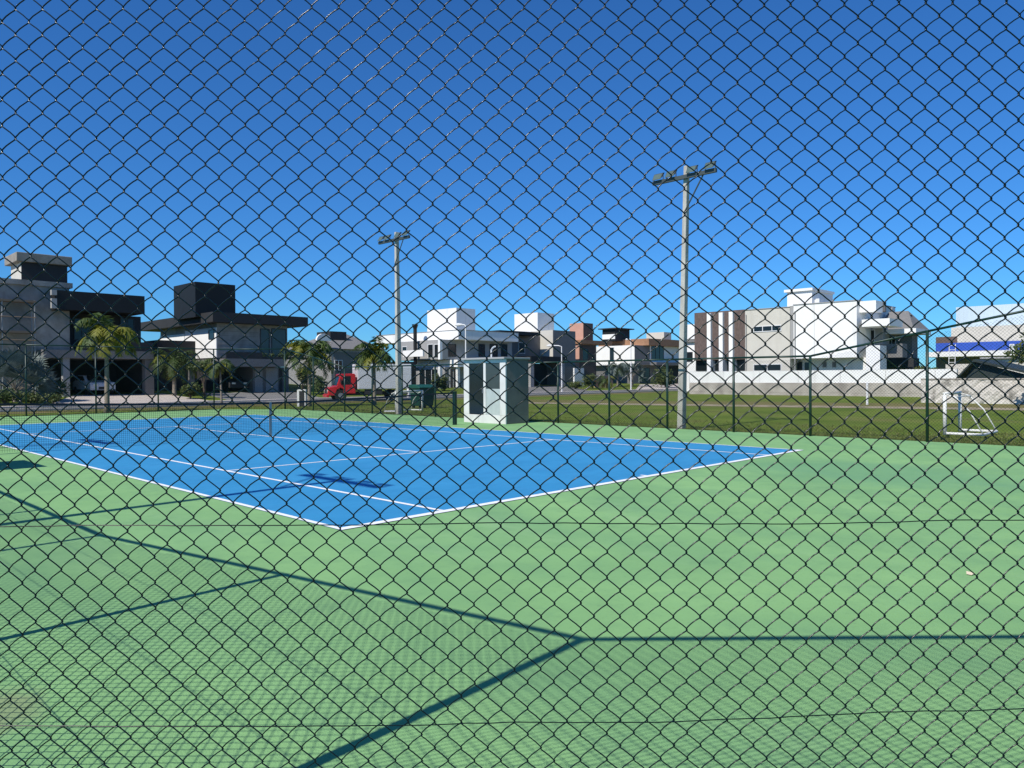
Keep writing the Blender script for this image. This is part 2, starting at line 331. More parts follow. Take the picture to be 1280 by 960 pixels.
def fence_run(label, nodes, first=True, last=True, wires=(.55, 1.10, 1.66)):
    """nodes: (x, y, height) at every post"""
    root = thing('chain_link_fence', label, 'fence', (nodes[0][0], nodes[0][1], 0), 'chain-link fence runs round the court')
    O = Vector((nodes[0][0], nodes[0][1], 0))
    for i, (x, y, h) in enumerate(nodes):
        if (i == 0 and not first) or (i == len(nodes)-1 and not last): continue
        me = cached(('post', round(h, 2)), lambda: tmp_mesh(fence_post(h), 'post', m_post)); child_obj('post', me, root, Vector((x, y, 0)) - O, 0)
    for (x, y, h), (x2, y2, h2) in zip(nodes, nodes[1:]):
        wd = math.hypot(x2-x, y2-y); rz = math.atan2(y2-y, x2-x)
        me = cached(('bay', round(wd, 2), round(h, 2), round(h2, 2)), lambda: tmp_mesh(link_mesh(wd, h, h2, .0027, 4, 1, .002), 'wire_mesh', m_wire))
        child_obj('wire_mesh', me, root, Vector((x, y, 0)) - O, rz)
        me = cached(('rail', round(wd, 2), round(h, 2), round(h2, 2)), lambda: tmp_mesh(MB().tube([(0,0,h),(wd,0,h2)], .027, 12), 'top_rail', m_post))
        child_obj('top_rail', me, root, Vector((x, y, 0)) - O, rz)
        for wz in wires:
            me = cached(('tw', round(wd, 2), wz), lambda: tmp_mesh(MB().tube([(0,0,wz),(wd/2,0,wz-.008),(wd,0,wz)], .002, 4), 'tension_wire', m_wire))
            child_obj('tension_wire', me, root, Vector((x, y, 0)) - O, rz)
    return root
HH, HM, HL = 3.0, 2.52, 2.02
sideY = [(YA, HH), (-1.27, HM)] + [(1.41 + 2.1*i, HL) for i in range(11)] + [(25.05, HM), (YB, HH)]
fence_run('green chain-link fence along the far sideline behind the kiosk, sloping up at its ends', [(X1, y, h) for y, h in sideY])
fence_run('green chain-link fence along the near sideline at left, casting mesh shadows on the green court', [(X0, y, h) for y, h in sideY])
fence_run('tall green chain-link fence behind the far baseline in front of the left houses', [(XA + (XB-XA)*i/5, YN, HH) for i in range(6)], False, False)
fence_run('tall green chain-link fence behind the near baseline, right of the viewer', [(XA + (XB-XA)*i/5, YS, HH) for i in range(6)], False, False)
fence_run('short diagonal corner bay of green fence at the far left of the court', [(X1, YB, HH), (XB, YN, HH)], False, True)
fence_run('short diagonal corner bay of green fence outside the view at right', [(X1, YA, HH), (XB, YS, HH)], False, True)
fence_run('short diagonal corner bay of green fence behind the net at far left', [(X0, YB, HH), (XA, YN, HH)], False, True)
# the corner bay the viewer looks through
fl = math.hypot(XA-X0, YS-YA); frz = math.atan2(YS-YA, XA-X0)
ff = thing('chain_link_fence', 'large dark green chain-link panel close to the viewer, filling the whole view', 'fence', (X0, YA, 0), 'chain-link fence runs round the court')
def to_local(px, py):     # where a photo ray meets this panel, in its own (along, up) axes
    n = Vector((-sin(frz), cos(frz), 0)); d = ray(px, py); t = (Vector((X0, YA, 0)) - CAM).dot(n) / d.dot(n); p = CAM + d * t
    return (p - Vector((X0, YA, 0))).dot(Vector((cos(frz), sin(frz), 0))), p.z
ux, uz = to_local(522.5, 106.7)
fine = link_mesh(fl, HH, HH, .00185, 6, 6, .0019, ((ux % PW), (uz % PH)), jit=.0004)
child_obj('wire_mesh', tmp_mesh(fine, 'wire_mesh', m_wire), ff, (0,0,0), frz)
child_obj('post', cached(('post', HH), lambda: tmp_mesh(fence_post(HH), 'post', m_post)), ff, (XA-X0, YS-YA, 0), 0)
child_obj('top_rail', tmp_mesh(MB().tube([(0,0,HH),(fl,0,HH)], .027, 14), 'top_rail', m_post), ff, (0,0,0), frz)
rr = random.Random(3)
for row in ([(-.2,658),(150,656),(330,657),(500,655),(620,653.5),(760,654),(900,654.5),(1060,654),(1170,650),(1280,650),(1330,649)],
            [(-.2,906),(150,907),(330,907),(500,906),(640,902),(820,902),(960,897),(1100,889),(1200,888),(1280,885),(1330,884)]):
    P = []
    for px, py in row:
        a_, z_ = to_local(px, py); P.append((a_, -.004, z_))
    P = [(0, -.004, P[0][2])] + [p for p in P if 0.03 < p[0] < fl] + [(fl, -.004, P[-1][2])]
    Q = []
    for p, q in zip(P, P[1:]):
        for i in range(5):
            t = i/5; Q.append((p[0]+(q[0]-p[0])*t, p[1]+rr.uniform(-.001,.001), p[2]+(q[2]-p[2])*t+rr.uniform(-.0012,.0012)))
    Q.append(P[-1])
    child_obj('tension_wire', tmp_mesh(MB().tube(Q, .0016, 6), 'tension_wire', m_wire), ff, (0,0,0), frz)

# ------------------------------------------------------------------ net
net = thing('tennis_net', 'low black tennis net with dark top band and one central strap', 'tennis net', (W_/2, HF, 0))
nx0, nx1 = -.92, W_+.92; nz = lambda x: .90 + .155 * (abs(x - W_/2) / (W_/2 + .92)) ** 1.3
nm = MB(); x = nx0 + .03
while x < nx1 - .02:
    nm.tube([(x, HF, .03), (x, HF, nz(x)-.02)], .0028, 3, caps=False); x += .044
for i in range(1, 21):
    nm.tube([(nx0+.02+(nx1-nx0-.04)*t/24, HF, .03+(nz(nx0+(nx1-nx0)*t/24)-.06)*i/21) for t in range(25)], .0024, 3, caps=False)
nm.build('net_mesh', m_netmesh, net)
tp = MB(); seg = 32
for i in range(seg):
    xa, xb = nx0+.02+(nx1-nx0-.04)*i/seg, nx0+.02+(nx1-nx0-.04)*(i+1)/seg
    tp.beam((xa, HF, nz(xa)-.02), (xb, HF, nz(xb)-.02), .02, .05)
tp.build('top_band', m_tape, net)
MB().box(W_/2-.03, HF-.014, .01, W_/2+.03, HF+.014, nz(W_/2)+.01).build('centre_strap', m_strap, net)
for xx in (nx0, nx1):
    p = MB(); p.box(xx-.05, HF-.05, 0, xx+.05, HF+.05, 1.07); p.box(xx-.055, HF-.055, 1.07, xx+.055, HF+.055, 1.085)
    p.tube([(xx, HF-.07, .75), (xx, HF-.05, .75)], .035, 10); p.build('post', m_post, net)

# ------------------------------------------------------------------ kiosk by the net post (and an unseen copy added to cast a shadow at left)
def kiosk(x0, y0, x1, y1, label, lamp=True):
    h = 2.12
    k = thing('court_kiosk', label, 'kiosk', (x0, y0, 0), 'small kiosks beside the net')
    b = MB(); b.box(x0+.06, y0, 0, x1, y1, .28); b.box(x0+.06, y0, .28, x1, y0+.14, h); b.box(x0+.06, y1-.14, .28, x1, y1, h); b.box(x1-.14, y0+.14, .28, x1, y1-.14, h)
    b.box(x0+.06, y0+.14, h-.12, x1-.14, y1-.14, h); b.build('wall', m_kwall, k, bevel=.01)
    fr = MB()
    fr.box(x0, y0-.003, .28, x0+.06, y0+.26, h-.003); fr.box(x0, y1-.26, .28, x0+.06, y1+.003, h-.003); fr.box(x0, y0+.26, h-.12, x0+.06, y1-.26, h-.003)
    fr.box(x0, y0-.003, 0, x0+.058, y1+.003, .278); ym = (y0+y1)/2 - .02
    fr.box(x0, ym-.055, .28, x0+.06, ym+.055, h-.12); fr.build('front_frame', m_kframe, k, bevel=.008)
    # each opening: far one a full-height pane, near one a pane over a pale panel
    f1 = MB(); f1.box(x0+.03, ym+.055, .30, x0+.05, y1-.26, h-.12); w1 = f1.build('door', m_glass, k)
    MB().tube([(x0+.012, ym+.11, 1.0), (x0+.012, ym+.11, 1.15)], .012, 6).build('handle', m_rim, w1)
    MB().box(x0+.03, y0+.26, 1.15, x0+.05, ym-.055, h-.12).build('window_pane', m_glassl, k)
    MB().box(x0+.025, y0+.26, .28, x0+.052, ym-.055, 1.148).build('lower_panel', m_frost, k)
    MB().box(x0-.12, y0-.06, h, x1+.03, y1+.12, h+.065).build('roof_slab', m_lgrey, k, bevel=.012)
    if lamp:
        l = MB(); q = Vector((x0+.2, y0+.95, h+.07)); q = Vector((x0+.2, y0+.85, h+.06)); l.tube([q, q+Vector((0,0,.26)), q+Vector((-.03,-.1,.33)), q+Vector((-.1,-.28,.37))], .028, 8); l.build('roof_lamp', m_frame, k)
    return k
kc = G(632, 530.5); ky = FX(580, 528, kc.x).y; kx = FY(661, 528, kc.y).x
kiosk(kc.x, kc.y, kx, ky, 'small pale concrete kiosk with glazed front standing by the net post')
kiosk(-3.6, 8.5, -2.6, 9.9, 'unseen kiosk added beyond the left edge to cast a dark shadow', False)

# ------------------------------------------------------------------ floodlight poles
FACE = Vector((-1, 0, 0))
def flood_pole(label, H=7.7, lean=(0, 0), face=-1):
    t = thing('floodlight_pole', label, 'floodlight pole', (0, 0, 0), 'concrete floodlight poles')
    b = MB(); lx, ly = lean
    w0, w1 = .12, .08; N_ = 8
    vs = []
    for i in range(2):
        ww = (w0, w1)[i]; z = (-.3, H)[i]; ox, oy = (0, 0) if i == 0 else (lx, ly)
        vs += [(ox-ww, oy-ww*.75, z), (ox+ww, oy-ww*.75, z), (ox+ww, oy+ww*.75, z), (ox-ww, oy+ww*.75, z)]
    b.add(vs, [(3,2,1,0),(4,5,6,7),(0,1,5,4),(1,2,6,5),(2,3,7,6),(3,0,4,7)]); b.build('pole', m_pole, t, bevel=.02, off=(0,0,0))
    zc = H - .35; f = zc / H; cx, cy = lx*f + face*.15, ly*f
    MB().beam((cx, cy-1.05, zc), (cx, cy+1.05, zc), .09, .11).build('crossarm', m_lampm, t, off=(0,0,0))
    br = MB(); br.tube([(cx+.02, cy-.62, zc-.05), (lx*.87+face*.12, ly*.87, zc-1.05)], .022, 6)
    br.build('brace', m_lampm, t, off=(0,0,0))
    for i, yy in enumerate((-.86, -.28, .42, .86)):
        ya = cy + yy; zz = zc + .2
        hd = MB(); tilt = .55
        def R(px_, pz_): return (cx + face*(px_*cos(tilt) - pz_*sin(tilt))*1.0, zz + (-px_*sin(tilt) - 0*pz_) + pz_*cos(tilt))
        prof = [(-.09, -.06), (-.09, .06), (.08, .125), (.08, -.125)]
        hd.prism([R(*p) for p in prof], 1, ya-.15, ya+.15)
        o = hd.build('floodlight', m_lampm, t, off=(0,0,0), bevel=.01)
        gl = MB(); gl.prism([R(.081, -.105), R(.081, .105), R(.09, .105), R(.09, -.105)], 1, ya-.13, ya+.13); gl.build('lens', m_lens, o, off=(0,0,0))
        bk = MB(); bk.beam((cx, ya-.16, zc+.05), (cx, ya-.16, zz+.02), .02, .02); bk.beam((cx, ya+.16, zc+.05), (cx, ya+.16, zz+.02), .02, .02); bk.beam((cx, ya-.165, zc+.062), (cx, ya+.165, zc+.062), .03, .015); bk.build('bracket', m_lampm, o, off=(0,0,0))
    return t
pR = flood_pole('tall concrete floodlight pole right of centre, nearest of those in view', lean=(.12, -.14))
q = G(851.5, 535.5); pR.location = (q.x, q.y, -.03)
pL = flood_pole('concrete floodlight pole left of centre, beside the red truck trailer', lean=(-.03, .06))
q = AT(499, 520, 31.7); pL.location = (q.x, q.y, -.03)
for nx_, ny_, lb in ((-5.35, 2.75, 'concrete floodlight pole outside the near fence, casting the closer lamp shadow on the court'),
                     (-5.5, 13.3, 'concrete floodlight pole outside the near fence, casting the farther lamp shadow on the court')):
    c = copy_thing(pL, (nx_, ny_, -.03), pi, lb)

# ------------------------------------------------------------------ little football goals
def goal(P1, P2, label, H=1.05, D=.85, back=1):
    P1, P2 = Vector(P1), Vector(P2); u = (P2-P1).normalized(); d = Vector((u.y, -u.x, 0)) * back
    g = thing('football_goal', label, 'goal', P1, 'mini football goals on the grass'); up = Vector((0,0,1))
    MB().tube([P1, P1+up*H], .045, 10).build('post', m_goal, g, smooth=True); MB().tube([P2, P2+up*H], .045, 10).build('post', m_goal, g, smooth=True)
    MB().tube([P1+up*H-u*.04, P2+up*H+u*.04], .04, 10).build('crossbar', m_goal, g, smooth=True)
    B1, B2 = P1+d*D+up*.04, P2+d*D+up*.04
    MB().tube([P1+up*.04, B1, B2, P2+up*.04], .032, 8).build('base_frame', m_goal, g)
    for A, B in ((P1, B1), (P2, B2)):
        T = A+up*(H-.02); MB().tube([T+d*.02, T+d*.22-up*.06, T+d*.55-up*.42, B], .018, 6).build('back_stay', m_goal, g, smooth=True)
    MB().tube([P1+d*.25+up*(H-.08), P2+d*.25+up*(H-.08)], .014, 6).build('net_bar', m_goal, g)
    return g
goal(G(1181, 543.5), G(1200, 539.2), 'white pipe mini goal on the grass at right, outside the fence', back=1)
goal(G(495, 515.5), G(528, 513.5), 'white pipe mini goal standing in front of the green bin', H=.92, D=.7, back=-1)

# ------------------------------------------------------------------ bins, cabinet
def bin_(P, label):
    t = thing('rubbish_bin', label, 'bin', P); x, y, z = P
    b = MB(); b.add([(x-.45,y-.35,z+.12),(x+.45,y-.35,z+.12),(x+.45,y+.35,z+.12),(x-.45,y+.35,z+.12),(x-.52,y-.42,z+1.02),(x+.52,y-.42,z+1.02),(x+.52,y+.42,z+1.02),(x-.52,y+.42,z+1.02)],
                    [(0,3,2,1),(4,5,6,7),(0,1,5,4),(1,2,6,5),(2,3,7,6),(3,0,4,7)]); b.build('body', m_bin, t, bevel=.03)
    l = MB(); l.prism([(y-.46, z+1.03), (y-.46, z+1.08), (y-.1, z+1.22), (y+.44, z+1.22), (y+.46, z+1.03)], 0, x-.55, x+.55); l.build('lid', m_binl, t, bevel=.02)
    for sx in (-.36, .36):
        for sy in (-.26, .26): MB().tube([(x+sx-.03, y+sy, z+.08), (x+sx+.03, y+sy, z+.08)], .08, 12).build('wheel', m_tyre, t)
    return t
q = G(528, 509); bin_((q.x, q.y, -.04), 'dark green wheeled rubbish container on the grass behind the small goal')
q = G(377.5, 507)
t = thing('utility_cabinet', 'white framed dark utility cabinet on the verge beside a palm', 'cabinet', (q.x, q.y, -.04))
rot = t.rotation_euler; 
b = MB(); b.box(-.24,-.13,0,-.12,.13,.95); b.box(-.12,-.13,.86,.24,.13,.95); b.box(.18,-.13,0,.24,.13,.86); b.build('frame', m_white, t, off=(0,0,0))
MB().box(-.12,-.10,0,.18,.12,.86).build('door', m_dgrey, t, off=(0,0,0)); t.rotation_euler = (0, 0, -YAW)
q = G(511, 496)
t = thing('meter_post', 'slim white masonry meter post behind the floodlight pole', 'post', (q.x, q.y, -.04))
MB().box(-.11,-.11,0,.11,.11,1.0).build('pillar', m_white, t, off=(0,0,0), bevel=.01); MB().box(-.14,-.14,1.0,.14,.14,1.05).build('cap', m_lgrey, t, off=(0,0,0)); MB().box(-.07,-.125,.55,.07,-.112,.85).build('meter_door', m_grey, t, off=(0,0,0))

# ------------------------------------------------------------------ truck
tr = thing('box_truck', 'red bonneted truck with a plain white box body parked on the road', 'truck', (0, 0, 0))
O0 = (0, 0, 0)
SX = .8
prof = [(0,.42),(-.02,.80),(.05,1.00),(.75,1.12),(1.08,1.86),(1.02,1.93),(1.2,2.0),(2.35,2.02),(2.45,1.9),(2.45,.55),(1.55,.55),(1.42,.85),(1.1,.98),(.78,.85),(.62,.52),(.60,.42)]
b = MB(); b.prism([(p[0]*SX, p[1]) for p in prof], 1, -1.0, 1.0); b.build('cab', m_red, tr, off=O0, bevel=.05)
b = MB(); b.add([(.745*SX,-.9,1.16),(.745*SX,.9,1.16),(1.03*SX,.85,1.80),(1.03*SX,-.85,1.80)], [(0,1,2,3)]); b.build('windscreen', m_glass, tr, off=O0)
for s_ in (-1, 1):
    b = MB(); b.prism([(1.12*SX,1.22),(1.38*SX,1.84),(2.0*SX,1.84),(2.0*SX,1.22)], 1, s_*1.002, s_*1.012); b.build('side_window', m_glass, tr, off=O0)
    b = MB(); b.box(1.35*SX,s_*1.002,.62,2.1*SX,s_*1.007,1.16); d_ = b.build('door', m_red, tr, off=O0); MB().box(1.9*SX,s_*1.01,1.0,2.0*SX,s_*1.03,1.03).build('handle', m_chas, d_, off=O0)
    b = MB(); b.tube([(-.045, s_*.74, .74), (.03, s_*.74, .74)], .11, 14); b.build('headlight', m_head, tr, off=O0)
    b = MB(); b.box(.85, s_*1.1-.07, 1.3, .91, s_*1.1+.07, 1.62); b.tube([(.88, s_*.98, 1.6), (.88, s_*1.1, 1.6)], .015, 6); b.build('mirror', m_chas, tr, off=O0)
MB().box(-.045,-.55,.58,-.015,.55,.88).build('grille', m_chas, tr, off=O0)
MB().box(-.12,-1.02,.30,.05,1.02,.50).build('bumper', m_red, tr, off=O0, bevel=.02)
b = MB(); b.box(2.1,-1.12,.88,6.1,1.12,2.72); b.build('cargo_box', m_box, tr, off=O0, bevel=.03)
MB().box(.4,-.42,.42,6.0,.42,.70).build('chassis', m_chas, tr, off=O0); MB().box(2.6,-1.05,.5,3.9,-1.0,.86).build('side_guard', m_chas, tr, off=O0)
for xx in (.88, 4.9):
    for s_ in (-1, 1):
        w_ = MB(); w_.tube([(xx, s_*.74, .42), (xx, s_*1.0, .42)], .42, 20); o = w_.build('wheel', m_tyre, tr, off=O0); MB().tube([(xx, s_*1.0, .42), (xx, s_*1.012, .42)], .2, 14).build('rim', m_rim, o, off=O0)
q = G(408, 501.5, -.03); tr.location = (q.x, q.y, -.035)
tr.rotation_euler = (0, 0, -YAW + radians(22)); tr.scale = (.93, .93, .93)

# ------------------------------------------------------------------ foliage
def frond(b, o, az, el, L, droop, leaf, rnd, mi=0, nl=28):
    P = Vector(o); d = Vector((cos(az)*cos(el), sin(az)*cos(el), sin(el))); pts = [P.copy()]; n = 9
    for i in range(n):
        d = (d + Vector((0,0,-1))*droop*(i+1)/n*.55).normalized(); P = P + d*(L/n); pts.append(P.copy())
    b.tube(pts, [.022*(1-i/(n+2)) for i in range(n+1)], 3, caps=False, mi=mi)
    for i in range(nl):
        t = .12 + .88*i/nl; f = t*n; k = min(int(f), n-1); p = pts[k].lerp(pts[k+1], f-k); tg = (pts[k+1]-pts[k]).normalized()
        sd = tg.cross(Vector((0,0,1))); sd = sd.normalized() if sd.length > .05 else Vector((cos(az+1.57), sin(az+1.57), 0))
        ll = leaf*(sin(pi*min(t*.85+.12, 1))**.6)
        for s_ in (-1, 1):
            dd = (sd*s_*rnd.uniform(.5,.95) + tg*rnd.uniform(.3,.6) + Vector((0,0,rnd.uniform(-1.1,-.1)))).normalized()
            e_ = p + dd*ll*rnd.uniform(.7,1.1); m_ = p.lerp(e_, .5) + Vector((0,0,.03)); wv = tg*.028
            b.add([p-wv, p+wv, m_+wv*1.2, e_, m_-wv*1.2], [(0,1,2,3,4)], mi)
def feather_palm(label, base, trunk_h, R, leaf=.42, n=15, mi_y=.25, seed=1, r0=.11, lean=0.0, mats=None, dead=3, group='feather palms along the road'):
    rnd = random.Random(seed); t = thing('palm_tree', label, 'palm tree', base, group)
    pts = [(lean*(i/7)**1.5, lean*.4*(i/7)**1.5, trunk_h*i/7 - .1) for i in range(8)]
    MB().tube(pts, [r0*(1.35 if i == 0 else 1-.35*i/7) for i in range(8)], 10).build('trunk', m_bark, t, off=(0,0,0), smooth=True)
    b = MB(); top = Vector(pts[-1])
    b.tube([top-Vector((0,0,.05)), top+Vector((0,0,.35))], [r0*.8, r0*.35], 8, mi=0)
    for i in range(n):
        el = rnd.uniform(.15, 1.25) if i % 3 else rnd.uniform(-.1, .4)
        frond(b, top+Vector((0,0,.25)), i*2.4+rnd.uniform(-.3,.3), el, R*rnd.uniform(1.1,1.45), rnd.uniform(.75,1.25), leaf, rnd, 1 if rnd.random() < mi_y else 0)
    for i in range(dead): frond(b, top+Vector((0,0,.1)), rnd.uniform(0,6.3), -.5, R*.8, 1.2, leaf*.8, rnd, 1, 14)
    b.build('crown', mats or [m_frond, m_frondy], t, off=(0,0,0)); return t
def gp(px, py, z=-.04): q = G(px, py, z); return (q.x, q.y, z)
def yardp(px, py, y): q = FY(px, py, y); return (q.x, y, yz(y))
feather_palm('feather palm with bright yellow-green crown in front of the unfinished grey house', gp(134, 516), 3.55, 1.35, .6, 24, .65, 11, r0=.12)
feather_palm('dark crowned palm with pale swollen trunk left of the black-roofed house', yardp(218, 490, 50.5), 2.3, 1.75, .7, 24, .05, 12, r0=.16, group='feather palms along the road')
feather_palm('young slender palm in front of the black-roofed house garage', gp(277, 504), 2.3, 1.0, .45, 14, .2, 13, r0=.075, lean=-.1)
feather_palm('broad feather palm right of the black-roofed house, behind the utility cabinet', gp(387, 508), 2.8, 1.5, .6, 24, .25, 14, r0=.11)
feather_palm('feather palm growing in front of the white truck box', gp(468, 505.5), 2.8, 1.2, .6, 21, .25, 15, r0=.12)
feather_palm('small silvery palm in front of the brown-roofed house', yardp(772, 484, 50), 2.4, 1.6, .5, 13, .15, 16, r0=.12, mats=[m_silver, m_frond], group='palms before the far houses')
feather_palm('low bushy palm beside the salmon garden wall', yardp(757, 484, 48), .7, 1.3, .45, 12, .3, 17, r0=.12, group='palms before the far houses')
def leaf_clump(b, c, rad, n, rnd, size=.12, mi=(0, 1)):
    for i in range(n):
        v = Vector((rnd.gauss(0,1), rnd.gauss(0,1), rnd.gauss(0,1))); v.normalize(); rr_ = rnd.random()**.45
        p = Vector(c) + Vector((v.x*rad[0]*rr_, v.y*rad[1]*rr_, v.z*rad[2]*rr_))
        a_ = Vector((rnd.gauss(0,1), rnd.gauss(0,1), rnd.gauss(0,1))).normalized(); c_ = a_.orthogonal().normalized(); s_ = size*rnd.uniform(.6,1.3)
        b.add([p-a_*s_, p+c_*s_*.45, p+a_*s_, p-c_*s_*.45], [(0,1,2,3)], mi[0] if rnd.random() < .6 else mi[1])
def bush(label, base, w_, h, n=900, seed=1, size=.12, mats=None, name='shrub', cat='shrub', group='garden shrubs before the houses', stem=None, lobes=6):
    rnd = random.Random(seed); t = thing(name, label, cat, base, group); b = MB(); s = MB()
    for i in range(lobes):
        az = rnd.uniform(0, 6.28); d = rnd.uniform(.1, .62)*w_/2; zc = (stem or 0) + (h-(stem or 0))*rnd.uniform(.3,.72)
        c = (cos(az)*d, sin(az)*d, zc); rr_ = rnd.uniform(.45,.7)
        leaf_clump(b, c, (w_/2*rr_, w_/2*rr_, (h-(stem or 0))*.42*rr_+.1), n//lobes, rnd, size)
        s.tube([(0,0,-.05), (c[0]*.3, c[1]*.3, zc*.5), c], [.06 if stem else .03, .035, .012], 5)
    s.build('trunk' if stem else 'stem', m_trunk, t, off=(0,0,0)); b.build('crown' if stem else 'foliage', mats or [m_leaf, m_leafl], t, off=(0,0,0)); return t
def fan_palm(label, base, R, n=22, seed=1, stem=.5):
    rnd = random.Random(seed); t = thing('fan_palm', label, 'palm tree', base); b = MB(); s = MB()
    s.tube([(0,0,-.05),(0,0,stem)], [.2,.16], 8)
    for i in range(n):
        az = i*2.4+rnd.uniform(-.3,.3); el = rnd.uniform(-.15,1.35); d = Vector((cos(az)*cos(el), sin(az)*cos(el), sin(el))); L = R*rnd.uniform(.55,.85)
        o = Vector((0,0,stem)); e_ = o + d*L; s.tube([o, e_], [.02,.012], 4)
        sd = d.orthogonal(); sd.rotate(Matrix.Rotation(rnd.uniform(0,6.28), 3, d)); 
        for k in range(17):
            an = (k-8)/8*1.75; v = d*cos(an)+sd*sin(an); l2 = R*rnd.uniform(.36,.48); tip = e_+v*l2+Vector((0,0,-.08)); wv = (sd*cos(an)-d*sin(an))*.06
            mid = e_+v*l2*.55; b.add([e_, mid+wv, tip, mid-wv], [(0,1,2,3)])
    s.build('stem', m_bark, t, off=(0,0,0)); b.build('fronds', m_silver, t, off=(0,0,0)); return t
q = yardp(20, 500, 47.6); fan_palm('large silvery fan palm at the far left edge in front of the scaffold', q, 2.3, 34, 4, .7)
q = yardp(790, 484, 50.5); fan_palm('silvery fan palm beside the white lamp post, before the brown-roofed house', q, 1.9, 22, 5, 1.3)
bush('round green shrub on the grass strip left of the black-roofed garage', yardp(238, 495, 46.5), 1.8, 1.2, 900, 21)
bush('small bushy tree with bare slanting branches before the black-roofed garage', yardp(256, 495, 46.8), 2.2, 2.9, 700, 22, .12, None, 'small_tree', 'tree', None, 1.9, 5)
bush('yellow-green shrub between the black-roofed house and the truck', yardp(378, 492, 49), 2.0, 2.6, 1100, 23, .13, [m_leafl, m_leaf])
bush('dark green shrub just left of the red truck cab', yardp(398, 492, 48), 1.7, 1.6, 900, 24, .12, [m_leaf, m_leaf])
bush('green hedge bush below the fan palm, beside the shaded driveway', yardp(741, 484, 47.5), 2.4, 1.8, 900, 25, .16)
bush('wide dark green bush just left of the tall right floodlight pole', yardp(832, 486, 46.5), 3.6, 2.6, 2000, 26, .17)
bush('low green bush beside the charcoal carport', yardp(720, 484, 47.2), 2.2, 1.0, 500, 27, .14)
bush('low green bush growing in the shaded bed at left, before the grey house', yardp(66, 498, 44.9), 1.3, .7, 400, 28, .09)
bush('low clipped shrub at the left image edge under the scaffold', yardp(6, 496, 45.6), 2.2, 1.0, 700, 51, .1, [m_leaf, m_leaf])
bush('dark shrub between the silvery fan palm and the carport column', yardp(74, 494, 47.5), 1.9, 1.5, 800, 52, .1, [m_leaf, m_leaf])
bush('low dark shrub at the foot of the silvery fan palm', yardp(40, 498, 45.4), 2.0, .8, 700, 53, .09, [m_leaf, m_leafl])
bush('spiky green plants before the white house porch', yardp(546, 486, 49), 1.4, 1.9, 500, 29, .2)
bush('narrow upright shrub at the white house corner', yardp(556, 486, 49.5), 1.2, 1.6, 500, 30, .14)

# ------------------------------------------------------------------ houses
def part(h, name, m, bevel=0): return lambda b: b.build(name, m, h, bevel=bevel)
def win_x(h, X, px0, px1, py0, py1, m=m_glass, fm=m_frame, div=1, out=.05, name='window', fw=.06):
    """window in a face looking to -x; pixel box of the opening"""
    A = FX(px0, py0, X); B = FX(px1, py1, X); ya, yb = sorted((A.y, B.y)); zt = FX((px0+px1)/2, py0, X).z; zb = FX((px0+px1)/2, py1, X).z
    f = MB(); x1 = X-out
    f.box(x1, ya, zt-fw, X+.02, yb, zt); f.box(x1, ya, zb, X+.02, yb, zb+fw); f.box(x1, ya, zb+fw, X+.02, ya+fw, zt-fw); f.box(x1, yb-fw, zb+fw, X+.02, yb, zt-fw)
    for i in range(1, div): yy = ya+(yb-ya)*i/div; f.box(x1, yy-fw/2, zb+fw, X+.02, yy+fw/2, zt-fw)
    o = f.build(name, fm, h); g = MB(); g.box(X-.015, ya+fw, zb+fw, X+.01, yb-fw, zt-fw); g.build('pane', m, o); return o
def win_y(h, Y, px0, px1, py0, py1, m=m_glass, fm=m_frame, div=1, out=.05, name='window', fw=.06):
    A = FY(px0, py0, Y); B = FY(px1, py1, Y); xa, xb = sorted((A.x, B.x)); zt = FY((px0+px1)/2, py0, Y).z; zb = FY((px0+px1)/2, py1, Y).z
    f = MB(); y1 = Y-out
    f.box(xa, y1, zt-fw, xb, Y+.02, zt); f.box(xa, y1, zb, xb, Y+.02, zb+fw); f.box(xa, y1, zb+fw, xa+fw, Y+.02, zt-fw); f.box(xb-fw, y1, zb+fw, xb, Y+.02, zt-fw)
    for i in range(1, div): xx = xa+(xb-xa)*i/div; f.box(xx-fw/2, y1, zb+fw, xx+fw/2, Y+.02, zt-fw)
    o = f.build(name, fm, h); g = MB(); g.box(xa+fw, Y-.015, zb+fw, xb-fw, Y+.01, zt-fw); g.build('pane', m, o); return o
def cbox(Y, pxL, pxC, pxR, pyt, pyb=None, z0=None, off=(0, 0)):
    """box whose near corner edge stands at pxC on plane y=Y; -x face runs left to pxL, -y face right to pxR. returns x0,y0,z0,x1,y1,z1"""
    C = FY(pxC, pyt, Y); x0 = C.x; z1 = C.z
    y1 = FX(pxL, pyt, x0).y; x1 = FY(pxR, pyt, Y).x
    zb = FY(pxC, pyb, Y).z if pyb is not None else z0
    return [x0, Y, zb, x1, y1, z1]

# --- unfinished grey house, far left
Y1 = 53.0
gz = yz(Y1) - .3
h = thing('unfinished_house', 'unfinished grey cement house with black cantilevered box and scaffold at far left', 'house', (20, Y1, 0), 'houses across the road')
xw = FY(-120, 400, Y1).x; xr = FY(87, 400, Y1).x; zt = FY(60, 352, Y1).z; zl = FY(60, 440, Y1).z
b = MB(); b.box(xw, Y1, zl, xr, Y1+10, zt-.35); b.box(xw, Y1+.4, -.2, FY(44,400,Y1).x, Y1+10, zl); b.build('wall', m_rawc, h)
MB().box(xw-.1, Y1-.15, zt-.35, xr+.18, Y1+10.1, zt).build('parapet', m_rawc, h)
tb = cbox(Y1+.6, 14, 27, 84, 327, 350); b = MB(); b.box(*tb[:3], *tb[3:]); tw = b.build('roof_tower', m_dgrey, h)
MB().box(tb[0]-.02, tb[1]+.05, tb[2], tb[0]+.05, tb[4], tb[5]).build('pale_side', m_beige, tw)
